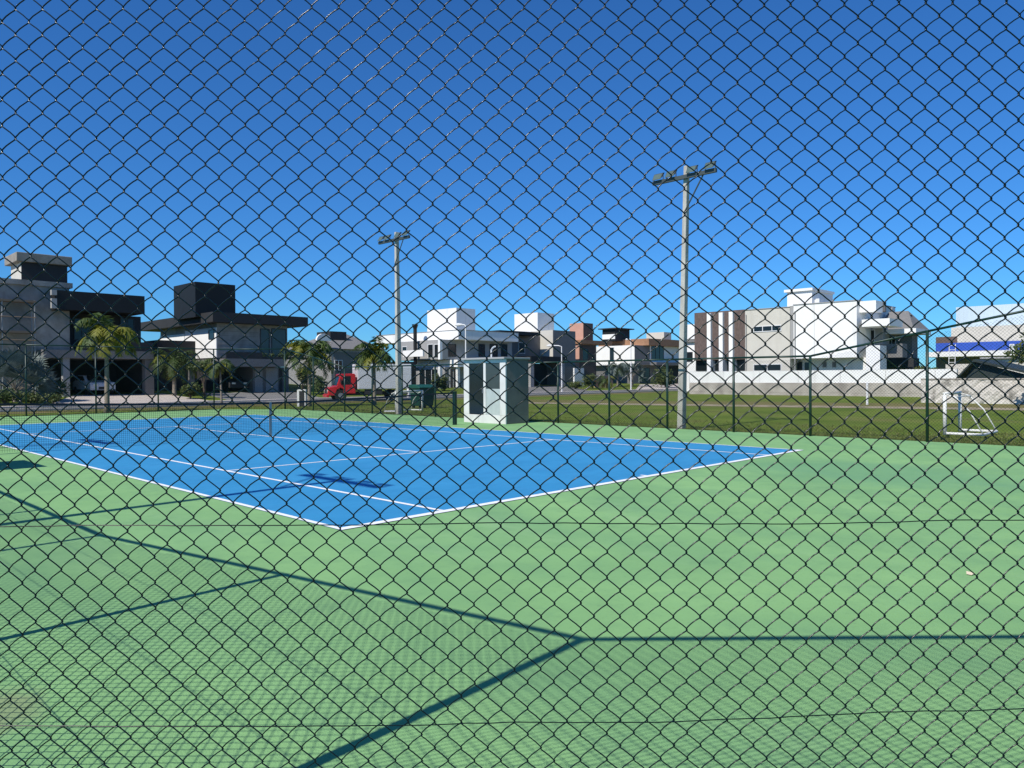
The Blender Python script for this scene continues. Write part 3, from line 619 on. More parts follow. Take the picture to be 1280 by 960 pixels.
MB().box(tb[0]-.35, tb[1]-.25, tb[5], tb[3]+.25, tb[4]+.3, tb[5]+.62).build('tower_cap', mat('streaked_cap', (0.2, .18, .15), .95, scale=2, col2=(0.34, .31, .27)), tw, bevel=.03)
bb = FY(70, 361, Y1-1.3); b2_ = FY(181, 393, Y1-1.3); zb_ = FY(120, 389, Y1-1.3).z; zt_ = FY(120, 366, Y1-1.3).z
MB().box(bb.x, Y1-1.3, zb_, b2_.x, Y1+8, zt_).build('cantilever_box', m_black, h)
e1 = FY(69, 362, Y1-1.32); MB().box(e1.x-.22, Y1-1.34, zb_+.05, e1.x+.1, Y1-1.0, zb_+.72).build('steel_bracket', m_lgrey, h); MB().box(e1.x-.22, Y1-1.34, zb_+.95, e1.x+.1, Y1-1.0, zt_).build('steel_bracket', m_lgrey, h)
zf = FY(120, 428, Y1).z
MB().box(xr-.5, Y1+1.6, FY(120,438,Y1-1.6).z-.2, FY(176,400,Y1+1.6).x, Y1+9, zb_).build('upper_wall', m_dgrey, h)
for a_, c_ in ((92, 112), (120, 142), (150, 168)): win_y(h, Y1+1.6, a_, c_, 398, 425, m_glass, m_dframe, 2)
MB().box(FY(46,430,Y1).x, Y1-1.6, FY(120,448,Y1-1.6).z, FY(192,430,Y1-1.6).x, Y1+9, FY(120,438,Y1-1.6).z).build('carport_slab', m_grey, h)
MB().box(FY(96,430,Y1).x, Y1-1.4, FY(120,438,Y1-1.6).z, FY(191,430,Y1-1.4).x, Y1-1.25, FY(120,426,Y1-1.6).z).build('balcony_front', m_dgrey, h)
for px_, w_ in ((83, .42), (187, .62)):
    c = FY(px_, 460, Y1-1.4); MB().box(c.x-w_/2, Y1-1.4, gz, c.x+w_/2, Y1-1.4+w_, FY(120,448,Y1-1.6).z).build('column', m_lgrey if w_ < .5 else m_grey, h)
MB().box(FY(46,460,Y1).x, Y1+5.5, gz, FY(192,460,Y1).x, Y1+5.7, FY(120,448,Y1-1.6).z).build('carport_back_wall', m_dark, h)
MB().box(FY(192,430,Y1-1.6).x-.3, Y1-.8, gz, FY(192,430,Y1-1.6).x-.05, Y1+5.5, FY(120,448,Y1-1.6).z).build('carport_side_wall', m_dgrey, h)
# scaffold
sc_ = thing('scaffold', 'timber and pipe scaffold standing against the unfinished grey wall', 'scaffold', (FY(20,400,Y1-1).x, Y1-1, 0))
for yy in (Y1-1.0, Y1-.25):
    for px_ in (-38, 2.5, 43.5): c = FY(px_, 400, Y1-1.0); MB().tube([(c.x, yy, gz-.2), (c.x, yy, FY(20,374,Y1-1).z)], .04, 6).build('standard', m_lgrey, sc_)
for py_ in (377, 416): c = FY(-40, py_, Y1-1); c2 = FY(45, py_, Y1-1); zz = FY(20, py_, Y1-1).z; MB().box(c.x, Y1-1.05, zz, c2.x, Y1-.2, zz+.14).build('deck_board', m_wood, sc_)
for py_ in (396, 425): c = FY(-40, py_, Y1-1); c2 = FY(45, py_, Y1-1); zz = FY(20, py_, Y1-1).z; MB().tube([(c.x, Y1-1.05, zz), (c2.x, Y1-1.05, zz)], .03, 6).build('ledger', m_wood, sc_)
# white car under the carport
def car(P, rz, label, m):
    t = thing('parked_car', label, 'car', P); O_ = (0,0,0)
    prof = [(-2.1,.35),(-2.12,.7),(-2.0,.92),(-1.1,1.0),(-.55,1.42),(.7,1.45),(1.55,1.05),(2.05,.95),(2.1,.4)]
    b = MB(); b.prism(prof, 1, -.85, .85); b.build('body', m, t, off=O_, bevel=.06)
    MB().add([], []) 
    g = MB(); g.add([(-1.13,-.72,1.03),(-1.13,.72,1.03),(-.62,.66,1.40),(-.62,-.66,1.40)], [(0,1,2,3)]); g.build('windscreen', m_glass, t, off=(.03,0,-.03))
    for s_ in (-1, 1):
        g = MB(); g.prism([(-.95,1.04),(-.55,1.36),(.65,1.38),(1.2,1.06)], 1, s_*.852, s_*.86); g.build('side_window', m_glass, t, off=O_)
        MB().box(-2.135, s_*.5-.15, .68, -2.1, s_*.5+.15, .82).build('headlight', m_head, t, off=O_)
        for xx in (-1.3, 1.3): MB().tube([(xx, s_*.68, .31), (xx, s_*.87, .31)], .31, 16).build('wheel', m_tyre, t, off=O_)
    MB().box(-2.14,-.3,.42,-2.11,.3,.6).build('grille', m_chas, t, off=O_)
    t.rotation_euler = (0,0,rz); return t
c = FY(117, 480, Y1+1.5); car((c.x, Y1+1.5, yz(Y1)), radians(90), 'white car parked in the dark carport of the unfinished house', m_car)
c = FY(285, 480, Y1+2.5); car((c.x, Y1+2.5, yz(Y1)), radians(90), 'dark car barely visible inside the black-roofed house garage', m_dgrey)

# --- black-roofed house
Y2 = 53.0
h = thing('modern_house', 'modern house with flat black overhanging roof and black rooftop box', 'house', (30, Y2, 0), 'houses across the road')
ro = cbox(Y2-1.2, 172, 266, 385, 389.5, 402); 
MB().box(*ro).build('flat_roof', m_dgrey, h)
tb = cbox(Y2+1.0, 217, 244, 294, 352, 396); MB().box(*tb).build('roof_tower', m_black, h)
bd = cbox(Y2, 190, 271, 359, 402, 447); z1 = ro[2]
MB().box(bd[0], bd[1], bd[2], bd[3], bd[4]-2, z1).build('upper_wall', m_rawc, h)
# lit white side wall
MB().box(bd[0]-.06, bd[1]+.003, bd[2], bd[0]-.001, FX(232,420,bd[0]).y, z1-.35).build('side_wall', m_white, h)
win_x(h, bd[0]-.06, 261, 268, 412, 424, m_glass, m_dframe)
MB().box(bd[0]-.06, FX(232,420,bd[0]).y+.1, bd[2], bd[0]+.2, bd[4]-2, z1-.6).build('rear_side_wall', m_white, h)  # white stops below the roof; darker band above stands in for its shade
win_y(h, Y2, 325, 337, 411, 445, m_glassl, m_dframe); win_y(h, Y2, 339, 358, 411, 445, m_glassl, m_dframe)
# balcony slab
sb = cbox(Y2-1.6, 236, 282, 356, 448, 458); MB().box(sb[0], sb[1], sb[2], sb[3], sb[4], sb[5]).build('balcony_slab', m_grey, h)
MB().box(sb[0]+.1, Y2-1.5, sb[5], FY(328,440,Y2-1.5).x, Y2-1.42, FY(300,440,Y2-1.5).z).build('balcony_rail', m_dgrey, h)
g0 = yz(Y2)-.3
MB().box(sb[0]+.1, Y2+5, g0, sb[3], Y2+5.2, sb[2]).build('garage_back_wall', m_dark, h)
MB().box(sb[0]+.1, Y2+.5, g0, sb[0]+.3, Y2+5, sb[2]).build('garage_side_wall', m_dgrey, h)
x1_ = FY(316, 470, Y2).x; MB().box(x1_, Y2, g0, FY(361,470,Y2).x, Y2+5, sb[2]).build('ground_floor_wall', m_grey, h)
for a_, c_ in ((318,328),(332,347)):
    A = FY(a_, 462, Y2); B = FY(c_, 491, Y2); MB().box(A.x, Y2-.05, g0, B.x, Y2-.003, sb[2]-.1).build('door_panel', m_lgrey, h)
A = FY(349, 462, Y2); B = FY(353, 491, Y2); MB().box(A.x, Y2-.03, g0, B.x, Y2-.003, sb[2]-.1).build('side_light', m_dark, h)
c = FY(240, 480, Y2-1.2); MB().box(c.x-.2, Y2-1.2, g0, c.x+.2, Y2-.8, sb[2]).build('column', m_grey, h)
# left wing wall behind palms
lw = cbox(Y2+4, 180, 196, 262, 425, 492); MB().box(*lw).build('rear_wing', m_dgrey, h)

for i in range(7): zz_ = bd[2]+.35+i*.36; MB().box(bd[0]+.1, bd[1]-.012, zz_, FY(323,430,Y2).x, bd[1]-.003, zz_+.03).build('board_joint', m_grey, h)
A = FY(305, 430, Y2-1.3); pl_ = MB(); rnp = random.Random(77)
for i in range(9): leaf_clump(pl_, (sb[0]+1.2+i*.75, Y2-1.25, sb[5]+.25), (.4, .15, .3), 90, rnp, .09)
pl_.build('planter_foliage', m_leaf, h)
MB().box(sb[0]+.6, Y2-1.4, sb[5]+.003, sb[0]+8.0, Y2-1.1, sb[5]+.2).build('planter', m_dgrey, h)
# --- grey hip-roofed house
Y3 = 58.0
h = thing('hip_roof_house', 'white house with grey hipped tile roof behind the palms', 'house', (FY(420,450,Y3).x, Y3, 0), 'houses across the road')
bx = cbox(Y3, 393, 414, 476, 436, 487); bx[4] = bx[1] + 9
MB().box(bx[0], bx[1], bx[2]-.4, bx[3], bx[4], bx[5]).build('wall', m_lgrey, h)
MB().box(bx[0]+.3, bx[1]-.06, bx[2]-.4, bx[3]+.05, bx[1]-.003, bx[5]-.3).build('painted_shade_front', m_grey, h)  # grey sheet puts the shade of this light wall into colour
rz1 = FY(436, 417, Y3).z; xm0, xm1 = bx[0]+3.2, bx[3]-3.2; ym = (bx[1]+bx[4])/2; o_ = .5
r = MB(); r.add([(bx[0]-o_,bx[1]-o_,bx[5]),(bx[3]+o_,bx[1]-o_,bx[5]),(bx[3]+o_,bx[4]+o_,bx[5]),(bx[0]-o_,bx[4]+o_,bx[5]),(xm0,ym,rz1+.4),(max(xm1,xm0+1),ym,rz1+.4)],
               [(0,3,2,1),(0,1,5,4),(1,2,5),(2,3,4,5),(3,0,4)]); r.build('roof', m_tile, h)
t2 = cbox(Y3+2, 396, 413, 433, 414, 425); MB().box(t2[0], t2[1], t2[2]-1, t2[3], t2[4], t2[5]).build('dormer', m_dgrey, h)
ar = MB(); cx_ = FY(404, 420, Y3-.4); ww = FY(413,420,Y3-.4).x-cx_.x; zz0 = FY(404,426,Y3-.4).z; zz1 = FY(404,417,Y3-.4).z
ar.prism([(cx_.x-ww, zz0)] + [(cx_.x-ww*cos(pi*i/10), zz0+(zz1-zz0)*sin(pi*i/10)) for i in range(1,10)] + [(cx_.x+ww, zz0)], 1, Y3-.55, Y3-.3); ar.build('arched_gable', m_white, h)
win_x(h, bx[0], 398, 405, 449, 462, m_glass); win_y(h, Y3-.06, 418, 428, 450, 463, m_glass, div=2)

# --- white house with grey sided tower
Y4 = 54.0
h = thing('white_house', 'white flat-roofed house with square white tower and black flue', 'house', (FY(573,450,Y4).x, Y4, 0), 'houses across the road')
rf = cbox(Y4-1.0, 470, 573, 648, 412.5, 424); MB().box(*rf).build('roof_fascia', m_white, h)
MB().box(rf[0]-.04, rf[1]-.04, rf[5]+.002, rf[3], rf[4], rf[5]+.06).build('coping', m_lgrey, h)
tb = cbox(Y4+1.2, 534, 570.5, 594, 384.6, 416); MB().box(*tb).build('roof_tower', m_white, h)
bd = cbox(Y4+.4, 496, 553, 640, 424, 449)
MB().box(bd[0], bd[1], bd[2], bd[3], bd[4], rf[2]).build('upper_wall', m_lgrey, h)  # shade under the roof overhang is put into this grey
for a_, c_ in ((535, 542), (543, 550)): win_x(h, bd[0], a_, c_, 430, 448, m_glass)
win_x(h, bd[0], 503, 509, 433, 441, m_glass)
for a_, c_ in ((560,570),(598,606),(612,622),(626,634)): win_y(h, bd[1], a_, c_, 430, 446, m_glass, m_dframe)
ls = cbox(Y4-.8, 520, 572, 640, 449.5, 458.5); MB().box(*ls).build('balcony_slab', m_white, h)
gf = cbox(Y4+.5, 505, 556, 640, 458.5, 490); MB().box(gf[0], gf[1], gf[2]-.5, gf[3], gf[4], ls[2]).build('lower_wall', m_lgrey, h)
win_x(h, gf[0], 524, 548, 461, 486, m_glass, div=3)
win_y(h, gf[1], 562, 571, 460, 486, m_glass, div=2); win_y(h, gf[1], 600, 625, 462, 486, m_glass, m_dframe, div=3)
for px_ in (551.5, 573.5): c = FY(px_, 460, Y4-.5); MB().box(c.x-.16, Y4-.5, gf[2]-.4, c.x+.16, Y4-.18, ls[2]).build('column', m_white, h)
for px_ in (551.5,): c = FY(px_, 440, Y4-.3); MB().box(c.x-.16, Y4-.3, ls[5], c.x+.16, Y4+.02, rf[2]).build('column', m_white, h)
c = FX(519, 430, bd[0]-.5); b = MB(); b.tube([(c.x, c.y, ls[5]-.4), (c.x, c.y, FX(519,411,c.x).z)], .2, 12); b.tube([(c.x, c.y, FX(519,411,c.x).z), (c.x, c.y, FX(519,405.5,c.x).z)], [.2,.36], 12); b.build('flue', m_black, h)
MB().box(c.x-.6, FX(534,440,c.x).y, FX(520,446,c.x).z, c.x-.4, FX(509,440,c.x).y, FX(520,438,c.x).z).build('parapet', m_white, h)
A = cbox(Y4+2, 470, 505, 520, 452, 490); MB().box(A[0], A[1], A[2]-.4, A[3], A[4], A[5]).build('side_wing', m_dgrey, h)

# --- white / beige block house with charcoal carport
Y5 = 54.5
h = thing('block_house', 'house of white and beige cubes with a charcoal carport', 'house', (FY(690,450,Y5).x, Y5, 0), 'houses across the road')
tb = cbox(Y5+3, 643, 672, 692.5, 390.5, 425); MB().box(*tb).build('roof_tower', m_white, h)
md = cbox(Y5+.4, 664, 691, 719, 412.5, 452); MB().box(md[0], md[1], md[2], md[3], md[4], md[5]).build('upper_block', m_beige, h)
MB().box(md[0]+.05, md[1]-.02, md[2], md[3]+.02, md[1]-.001, md[5]-.003).build('painted_shade_face', m_grey, h)  # grey sheet over the beige block, painting in the shade of this side
lf = cbox(Y5+1.5, 600, 650, 668, 418, 447); MB().box(lf[0]-2, lf[1]+1, lf[2], lf[3]+2.5, lf[4]+2, lf[5]).build('left_block', m_grey, h)
rs = cbox(Y5+.8, 600, 640, 668, 413.5, 418); MB().box(rs[0]-2, rs[1], rs[2], rs[3]+1, rs[4], rs[5]).build('roof_slab', m_black, h)
win_y(h, Y5+2.5, 648, 656, 428, 442, m_glass)
cp = cbox(Y5-2.2, 640, 664, 707, 445, 453); MB().box(*cp).build('carport_roof', m_black, h)
cz = yz(Y5)-.4
for px_ in (665.5, 704): c = FY(px_, 460, Y5-2.1); MB().box(c.x-.28, Y5-2.1, cz, c.x+.28, Y5-1.6, cp[2]).build('column', m_lgrey, h)
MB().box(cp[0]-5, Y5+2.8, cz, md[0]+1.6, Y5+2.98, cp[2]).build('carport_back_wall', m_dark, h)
MB().box(md[0]+1.6, Y5+.42, cz, md[3], md[4], md[2]).build('lower_wall', m_grey, h)
MB().box(cp[0]-6, Y5+3, cz, cp[0]+.3, Y5+8, cp[2]).build('left_lower_wall', m_grey, h)
MB().box(FY(718,460,Y5-3).x, Y5-3, cz, FY(730,460,Y5-3).x, Y5-2.8, FY(722,460,Y5-3).z).build('garden_wall', m_white, h)

# --- salmon house
Y6 = 58.0
h = thing('salmon_house', 'salmon and brown house tower beside the grey block', 'house', (FY(729,450,Y6).x, Y6, 0), 'houses across the road')
tb = cbox(Y6, 712, 729, 741, 403.5, 428); MB().box(*tb).build('tower', m_pink, h)
MB().box(tb[0]+.02, tb[1]-.03, tb[2]-.2, tb[3], tb[1]-.002, tb[5]-.02).build('brown_face', m_dbrown, h)
bd = cbox(Y6-1, 716, 724, 745, 426, 490); MB().box(bd[0], bd[1], bd[2]-.4, bd[3], bd[4]+3, bd[5]-.4).build('wall', m_pink, h)
MB().box(bd[0]+.02, bd[1]-.03, bd[2]-.4, bd[3], bd[1]-.002, bd[5]-.5).build('front_wall', m_dbrown, h)
MB().box(bd[0]-.2, bd[1]-.5, bd[5]-.4, bd[3]+3, bd[4]+2, bd[5]+.1).build('roof_slab', m_brick, h)
win_y(h, bd[1]-.03, 728, 735, 436, 450, m_glass, m_dframe)

# --- brown-roofed house
Y7 = 55.0
h = thing('brown_fascia_house', 'grey and white house with brown roof fascia and black rooftop box', 'house', (FY(800,450,Y7).x, Y7, 0), 'houses across the road')
rf = cbox(Y7-1.0, 748, 811, 868, 423, 431.5); MB().box(*rf).build('roof_fascia', m_brick, h)
ta = cbox(Y7+3.5, 753, 769, 787, 411, 426); MB().box(*ta).build('roof_tower', m_black, h)
MB().box(ta[0]-.4, ta[1]-.5, ta[5], ta[3]+.5, ta[4]+.5, ta[5]+.14).build('tower_cap', m_dgrey, h); MB().box(ta[0]-.04, ta[1]+.02, rf[5]+.05, ta[0]-.002, ta[4], rf[5]+.75).build('tower_base', m_white, h)
tb = cbox(Y7+2.5, 808, 830, 839, 415, 424); MB().box(tb[0], tb[1], tb[2]-.3, tb[3], tb[4], tb[5]).build('water_tank_box', m_beige, h)
up = cbox(Y7, 742, 793, 862, 431.5, 456); MB().box(up[0], up[1], up[2], up[3], up[4]+1, rf[2]).build('upper_wall', m_white, h)
MB().box(up[0]+.02, up[1]-.04, up[2], FY(812,440,Y7).x, up[1]-.002, rf[2]-.003).build('grey_panel', m_grey, h)
win_y(h, Y7, 814, 829.5, 432, 450, m_glass, m_dframe, div=3)
win_x(h, up[0], 762, 768, 434, 452, m_glass)
gf = cbox(Y7+1, 742, 790, 862, 456, 485); MB().box(gf[0], gf[1], gf[2]-.5, gf[3], gf[4], up[2]).build('lower_wall', m_grey, h)
MB().box(FY(824,460,Y7+.95).x, Y7+.9, yz(Y7)-.3, FY(849,460,Y7+.95).x, Y7+.99, FY(830,458,Y7+1).z).build('carport_shade_sheet', m_dark, h)  # dark sheet standing in for the shaded carport opening
win_y(h, Y7+1, 800, 812, 460, 478, m_glass, m_dframe, 2)
MB().box(up[0]+4, Y7-1, up[2]-.02, up[3]+.5, Y7+.98, up[2]+.4).build('porch_slab', m_grey, h)
wl = thing('garden_wall', 'low salmon garden wall behind the bushy palm', 'wall', (FY(744,475,49.5).x, 49.5, yz(49.5)))
MB().box(FY(744,475,49.5).x, 49.5, yz(49.5)-.2, FY(766,475,49.5).x, 49.68, FY(755,470,49.5).z).build('wall_panel', m_pink, wl); MB().box(FY(744,475,49.5).x-.05, 49.45, FY(755,470,49.5).z, FY(766,475,49.5).x+.05, 49.73, FY(755,470,49.5).z+.07).build('coping', m_conc, wl)

# --- big white house, right
XH = 58.0
h = thing('large_white_house', 'large white and beige house with brown cladding, white fins and long wall below', 'house', (XH, 20, 0), 'houses beyond the field')
def fxbox(px0, px1, pyt, pyb, X=XH, depth=9, ptx=None):
    ya = FX(px1, pyt, X).y; yb = FX(px0, pyt, X).y; xt = ptx if ptx is not None else px1
    return [X, ya, FX(xt, pyb, X).z, X+depth, yb, FX(xt, pyt, X).z]
ztop = FX(1072, 376, XH).z
A = fxbox(868, 932, 388, 449); A[5] = FX(900, 389, XH).z; MB().box(*A).build('brown_wall', m_brown, h)
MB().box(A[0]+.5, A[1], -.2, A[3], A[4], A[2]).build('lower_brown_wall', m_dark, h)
for px_ in (886, 901, 913.5):
    c = FX(px_, 420, XH-.3); MB().box(XH-.32, c.y-.19, 0, XH+.52, c.y+.19, A[5]-.15).build('fin', m_white, h)
B = fxbox(932, 988, 388, 470); zB = FX(960, 386, XH).z; MB().box(XH-.1, B[1], -.2, XH+9, B[4], zB).build('beige_wall', m_beige, h)
win_x(h, XH-.1, 942, 977, 407, 414.5, m_glass, m_frame, 3); win_x(h, XH-.1, 942, 977, 455, 464, m_glass, m_frame, 2)
for a_, c_ in ((870,884),(888,899),(903,912),(916,931)): win_x(h, XH+.5, a_, c_, 450, 464, m_glass, m_dframe)
C_ = fxbox(988, 1072, 378, 448); zW = ztop; zc0 = FX(1030, 447.5, XH).z; MB().box(XH-.18, C_[1], zc0, XH+9, C_[4]-.35, zW).build('white_upper_wall', m_white, h)
MB().box(XH-.05, C_[4]-.35, zc0, XH+.3, C_[4], zW-.02).build('shadow_joint', m_lgrey, h)
MB().box(XH+1.3, C_[1]-.3, -.2, XH+9, C_[4], zc0).build('recessed_lower_wall', m_white, h)
win_x(h, XH+1.3, 993, 1003, 452, 465, m_glass, m_dframe); win_x(h, XH+1.3, 1005, 1013, 452, 465, m_glass, m_frame)
D = cbox(FX(1015, 380, XH+2).y, 984, 1015, 1041, 363, 386); D2 = D[:]; MB().box(D[0], D[1], D[2]-.3, D[3], D[4], D[5]).build('roof_tower', m_white, h)
MB().box(D[0]-.2, D[1]-.12, D[5], D[3]+.1, D[4]+.2, D[5]+.22).build('tower_cap', m_white, h)
# right wing volumes, stepping back
yR = C_[1]
E = [XH+.4, FX(1095,400,XH+.4).y, FX(1085,404,XH+.4).z, XH+7, yR, FX(1085,376,XH+.4).z]
MB().box(XH+.4, E[1], FX(1085,390,XH+.4).z, XH+1.9, yR-.003, E[5]).build('parapet_block', m_white, h)
MB().box(XH+3.0, FX(1104,410,XH+3).y, zc0, XH+4.5, yR-.003, FX(1100,402,XH+3).z).build('set_back_wall', m_lgrey, h)
win_x(h, XH+3.0, 1086, 1094, 412, 432, m_glass, m_frame)
MB().box(XH-.1, FX(1112,404,XH-.1).y, FX(1090,408,XH).z, XH+3, yR-.35, FX(1090,399,XH).z).build('canopy_slab', m_white, h)
MB().box(XH+.1, FX(1100,450,XH+.1).y, -.2, XH+1.6, yR-.6, FX(1085,432,XH).z).build('lower_white_block', m_white, h)
MB().box(XH+2, FX(1128,440,XH+2).y, FX(1110,447,XH+2).z, XH+3.2, FX(1100,440,XH+2).y, FX(1110,430,XH+2).z).build('balcony_front', m_grey, h)
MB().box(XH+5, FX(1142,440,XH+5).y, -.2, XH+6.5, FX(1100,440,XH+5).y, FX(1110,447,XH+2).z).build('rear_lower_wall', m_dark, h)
MB().box(XH+5.5, FX(1140,440,XH+5.5).y, FX(1110,447,XH+2).z, XH+7, FX(1098,440,XH+5.5).y, FX(1120,417,XH+4).z).build('rear_upper_wall', m_grey, h)  # wall coloured grey to carry the shade beneath the eaves
win_x(h, XH+5.5, 1104, 1120, 420, 432, m_glass, m_frame, 3)
MB().box(XH+3.5, FX(1145,415,XH+3.5).y, FX(1125,417,XH+3.5).z, XH+7.5, FX(1104,415,XH+3.5).y, FX(1125,411,XH+3.5).z).build('eaves_fascia', m_white, h)
ya, yb = FX(1142,410,XH+4).y, FX(1092,400,XH+4).y; zr0 = FX(1125,411,XH+3.5).z; zr1 = FX(1105,390,XH+6).z
r = MB(); r.add([(XH+4,ya,zr0),(XH+8.5,ya,zr0),(XH+8.5,yb,zr0),(XH+4,yb,zr0),(XH+6.3,yb-2,zr1),(XH+6.3,yb-.5,zr1)], [(0,3,2,1),(0,1,4),(1,2,5,4),(2,3,5),(3,0,4,5)]); r.build('tile_roof', m_tile, h)
c = FX(1136, 400, XH+6); b = MB(); b.tube([(XH+6, c.y, zr0-.2), (XH+6, c.y, c.z+.2)], .16, 10); b.tube([(XH+6, c.y, c.z+.2), (XH+6, c.y, FX(1136,394,XH+6).z)], [.26,.26], 10); b.build('chimney', m_black, h)
c = FX(1099, 384, XH+5); b = MB(); b.tube([(XH+5, c.y, FX(1099,390,XH+5).z), (XH+5, c.y, FX(1099,378,XH+5).z)], .55, 14); b.build('water_tank', m_grey, h)
c = FX(1103, 388, XH+8); MB().tube([(XH+8, c.y-.9, c.z), (XH+8, c.y+.3, c.z)], .3, 10).build('water_heater', m_rim, h)
A = fxbox(1148, 1190, 440, 480, XH+12, 8); 
for a_, b2x in ((1031, 456), (1043, 456)): c = FX(a_, b2x, XH+1.3); MB().box(XH+1.18, c.y-.14, c.z-.2, XH+1.296, c.y+.14, c.z+.25).build('wall_vent', m_grey, h)
c = FY(1021, 379, D[1]); MB().box(c.x-.45, D[1]-.4, D[2]+.15, c.x+.45, D[1]-.003, D[2]+.9).build('air_conditioner', m_frame, h)
for yy_ in (C_[4]-.5, B[4]-.12): MB().tube([(XH-.26 if yy_ < B[1]+1 else XH-.16, yy_, 0), (XH-.26 if yy_ < B[1]+1 else XH-.16, yy_, zB-.4)], .045, 6).build('downpipe', m_lgrey, h)
k2 = C_[1]+3.4
while k2 < C_[4]-1: MB().box(XH-.186, k2-.012, zc0+.05, XH-.182, k2+.012, zW-.05).build('render_joint', m_lgrey, h); k2 += 3.6
MB().box(XH-.24, C_[1]-.05, zW, XH+9, C_[4]-.3, zW+.07).build('coping', m_lgrey, h); MB().box(XH-.16, B[1], zB, XH+9, B[4], zB+.06).build('coping', m_lgrey, h)
# long white wall
w_ = thing('boundary_wall', 'long white boundary wall with stained concrete base across the field', 'wall', (55.0, 20, 0))
XW = 55.0; ya = FX(1196, 480, XW).y; yb = FX(862, 480, XW).y; zt = FX(1000, 463, XW).z; zm = FX(1000, 478.5, XW).z
MB().box(XW, ya, zm, XW+.25, yb, zt).build('wall_panel', m_white, w_); MB().box(XW-.05, ya, -.3, XW+.3, yb, zm).build('plinth', m_stainc, w_)
k = yb
while k > ya: MB().box(XW-.012, k-.012, zm+.01, XW-.002, k+.012, zt-.01).build('joint', m_lgrey, w_); k -= 3.3
MB().box(XW+.003, yb-.3, -.3, XW+25, yb-.05, zt-.1).build('return_wall', m_white, w_)
# white neighbour seen left of the brown cladding
h = thing('white_annex', 'plain white building edge between the floodlight pole and brown cladding', 'building', (66, 40, 0), 'houses beyond the field')
A = fxbox(856, 871, 405, 470, 66, 8); MB().box(A[0], A[1]-1.5, -.2, A[3], A[4], A[5]).build('wall', m_white, h); MB().box(A[0]-.3, A[1]-1, FX(860,428,66).z, A[0]-.003, A[4]+.3, FX(860,424,66).z).build('canopy', m_grey, h)
win_x(h, 66, 858, 866, 440, 452, m_glass, m_dframe)
bush('dark hedge beside the lower right corner of the large white house', (XH+3.2, FX(1112,455,XH+3.2).y, 0), 3.2, 2.9, 1700, 41, .2, [m_leaf, m_leaf], group=None)
bush('leafy bush behind the white boundary wall near the blue band', (64, FX(1158,455,64).y, 0), 3.0, 2.9, 1500, 42, .2, None, group=None)

# --- warehouse, far right
XQ = 88.0
h = thing('warehouse', 'large pale metal warehouse with a blue painted band at far right', 'warehouse', (XQ, 10, 0))
A = [XQ, FX(1400,400,XQ).y, -.2, XQ+30, FX(1195,400,XQ).y, FX(1240,381.5,XQ).z]; MB().box(*A).build('metal_hall', m_metal, h)
for i in range(60):
    yy = A[4]-.3-i*.8
    if yy < A[1]: break
    MB().box(XQ-.03, yy-.04, FX(1240,412,XQ).z, XQ-.002, yy+.04, A[5]-.05).build('rib', m_metal, h)
X2 = XQ-8; y_hi = FX(1170,420,X2).y; y_lo = FX(1400,420,X2).y
zz = lambda py: FX(1225, py, X2).z
MB().box(X2, y_lo, zz(428), XQ, FX(1189,420,X2).y, zz(408)).build('front_wall', m_beige, h)
MB().box(X2-.1, y_lo, zz(438), XQ, y_hi, zz(427.5)).build('blue_band', m_bluep, h)
MB().box(X2-.06, y_hi-1.9, zz(427.5), XQ, y_hi, zz(419.5)).build('sign_box', m_dbrown, h)
MB().box(X2-3.5, y_lo, zz(446), XQ, y_hi, zz(440)).build('canopy_slab', m_white, h)
MB().box(X2, y_lo, -.2, XQ, y_hi, zz(446)).build('lower_wall', m_grey, h)
MB().box(X2+.02, y_lo, zz(440), XQ, y_hi, zz(438)).build('band_joint', m_white, h)
win_x(h, X2-.1, 1262, 1268, 430, 437, m_frost, m_frame)
# white ladder
t = thing('ladder', 'white ladder leaning in front of the blue band', 'ladder', (72, FX(1189,440,72).y, 0)); y0 = FX(1189,440,72).y
za, zb2 = FX(1189,459,72).z, FX(1189,430,72).z
for s_ in (-.25, .25): MB().beam((72, y0+s_, 0), (72.4, y0+s_, zb2), .05, .05).build('rail', m_frame, t)
k = .4
while k < zb2: MB().beam((72+.4*k/zb2, y0-.25, k), (72+.4*k/zb2, y0+.25, k), .04, .04).build('rung', m_frame, t); k += .38
# --- rough stone wall and dark shed, right
XS = 43.0
w_ = thing('stone_wall', 'rough whitewashed stone wall on the grass behind the right goal', 'wall', (XS, 4, 0))
ya = FX(1420,490,XS).y; yb = FX(1151,490,XS).y; zt = FX(1215,474,XS).z
b = MB(); rs_ = random.Random(9); n = 46; tops = []
ys = [yb + (ya-yb)*i/n for i in range(n+1)]
vs = []; rows = 7
for xo in (0,):
    for i, y in enumerate(ys):
        for j in range(rows+1):
            z = -.25 + (zt+.25+rs_.uniform(-.035,.03))*j/rows; vs.append((XS+rs_.uniform(-.035,.035), y, z))
fs = [(i*(rows+1)+j, (i+1)*(rows+1)+j, (i+1)*(rows+1)+j+1, i*(rows+1)+j+1) for i in range(n) for j in range(rows)]
b.add(vs, fs); b.box(XS+.04, ya, -.25, XS+.4, yb-.01, zt-.05); b.build('wall_face', m_stone, w_)
MB().box(XS-.04, ya, zt-.03, XS+.44, yb, zt+.05).build('coping', m_stainc, w_, bevel=.02)
sh = thing('dark_shed', 'dark gabled shed roof rising behind the rough stone wall', 'shed', (XS+4, 3, 0))
Xs = XS+2.5; p0 = FX(1193,472,Xs); p1 = FX(1217,449,Xs); p2 = FX(1300,468,Xs)
b = MB(); b.prism([(p0.y, p0.z-.1), (p1.y, p1.z), (p2.y, p2.z), (p2.y, p2.z-.12), (p1.y, p1.z-.14), (p0.y, p0.z-.22)], 0, Xs, Xs+7); b.build('roof', m_tent, sh)
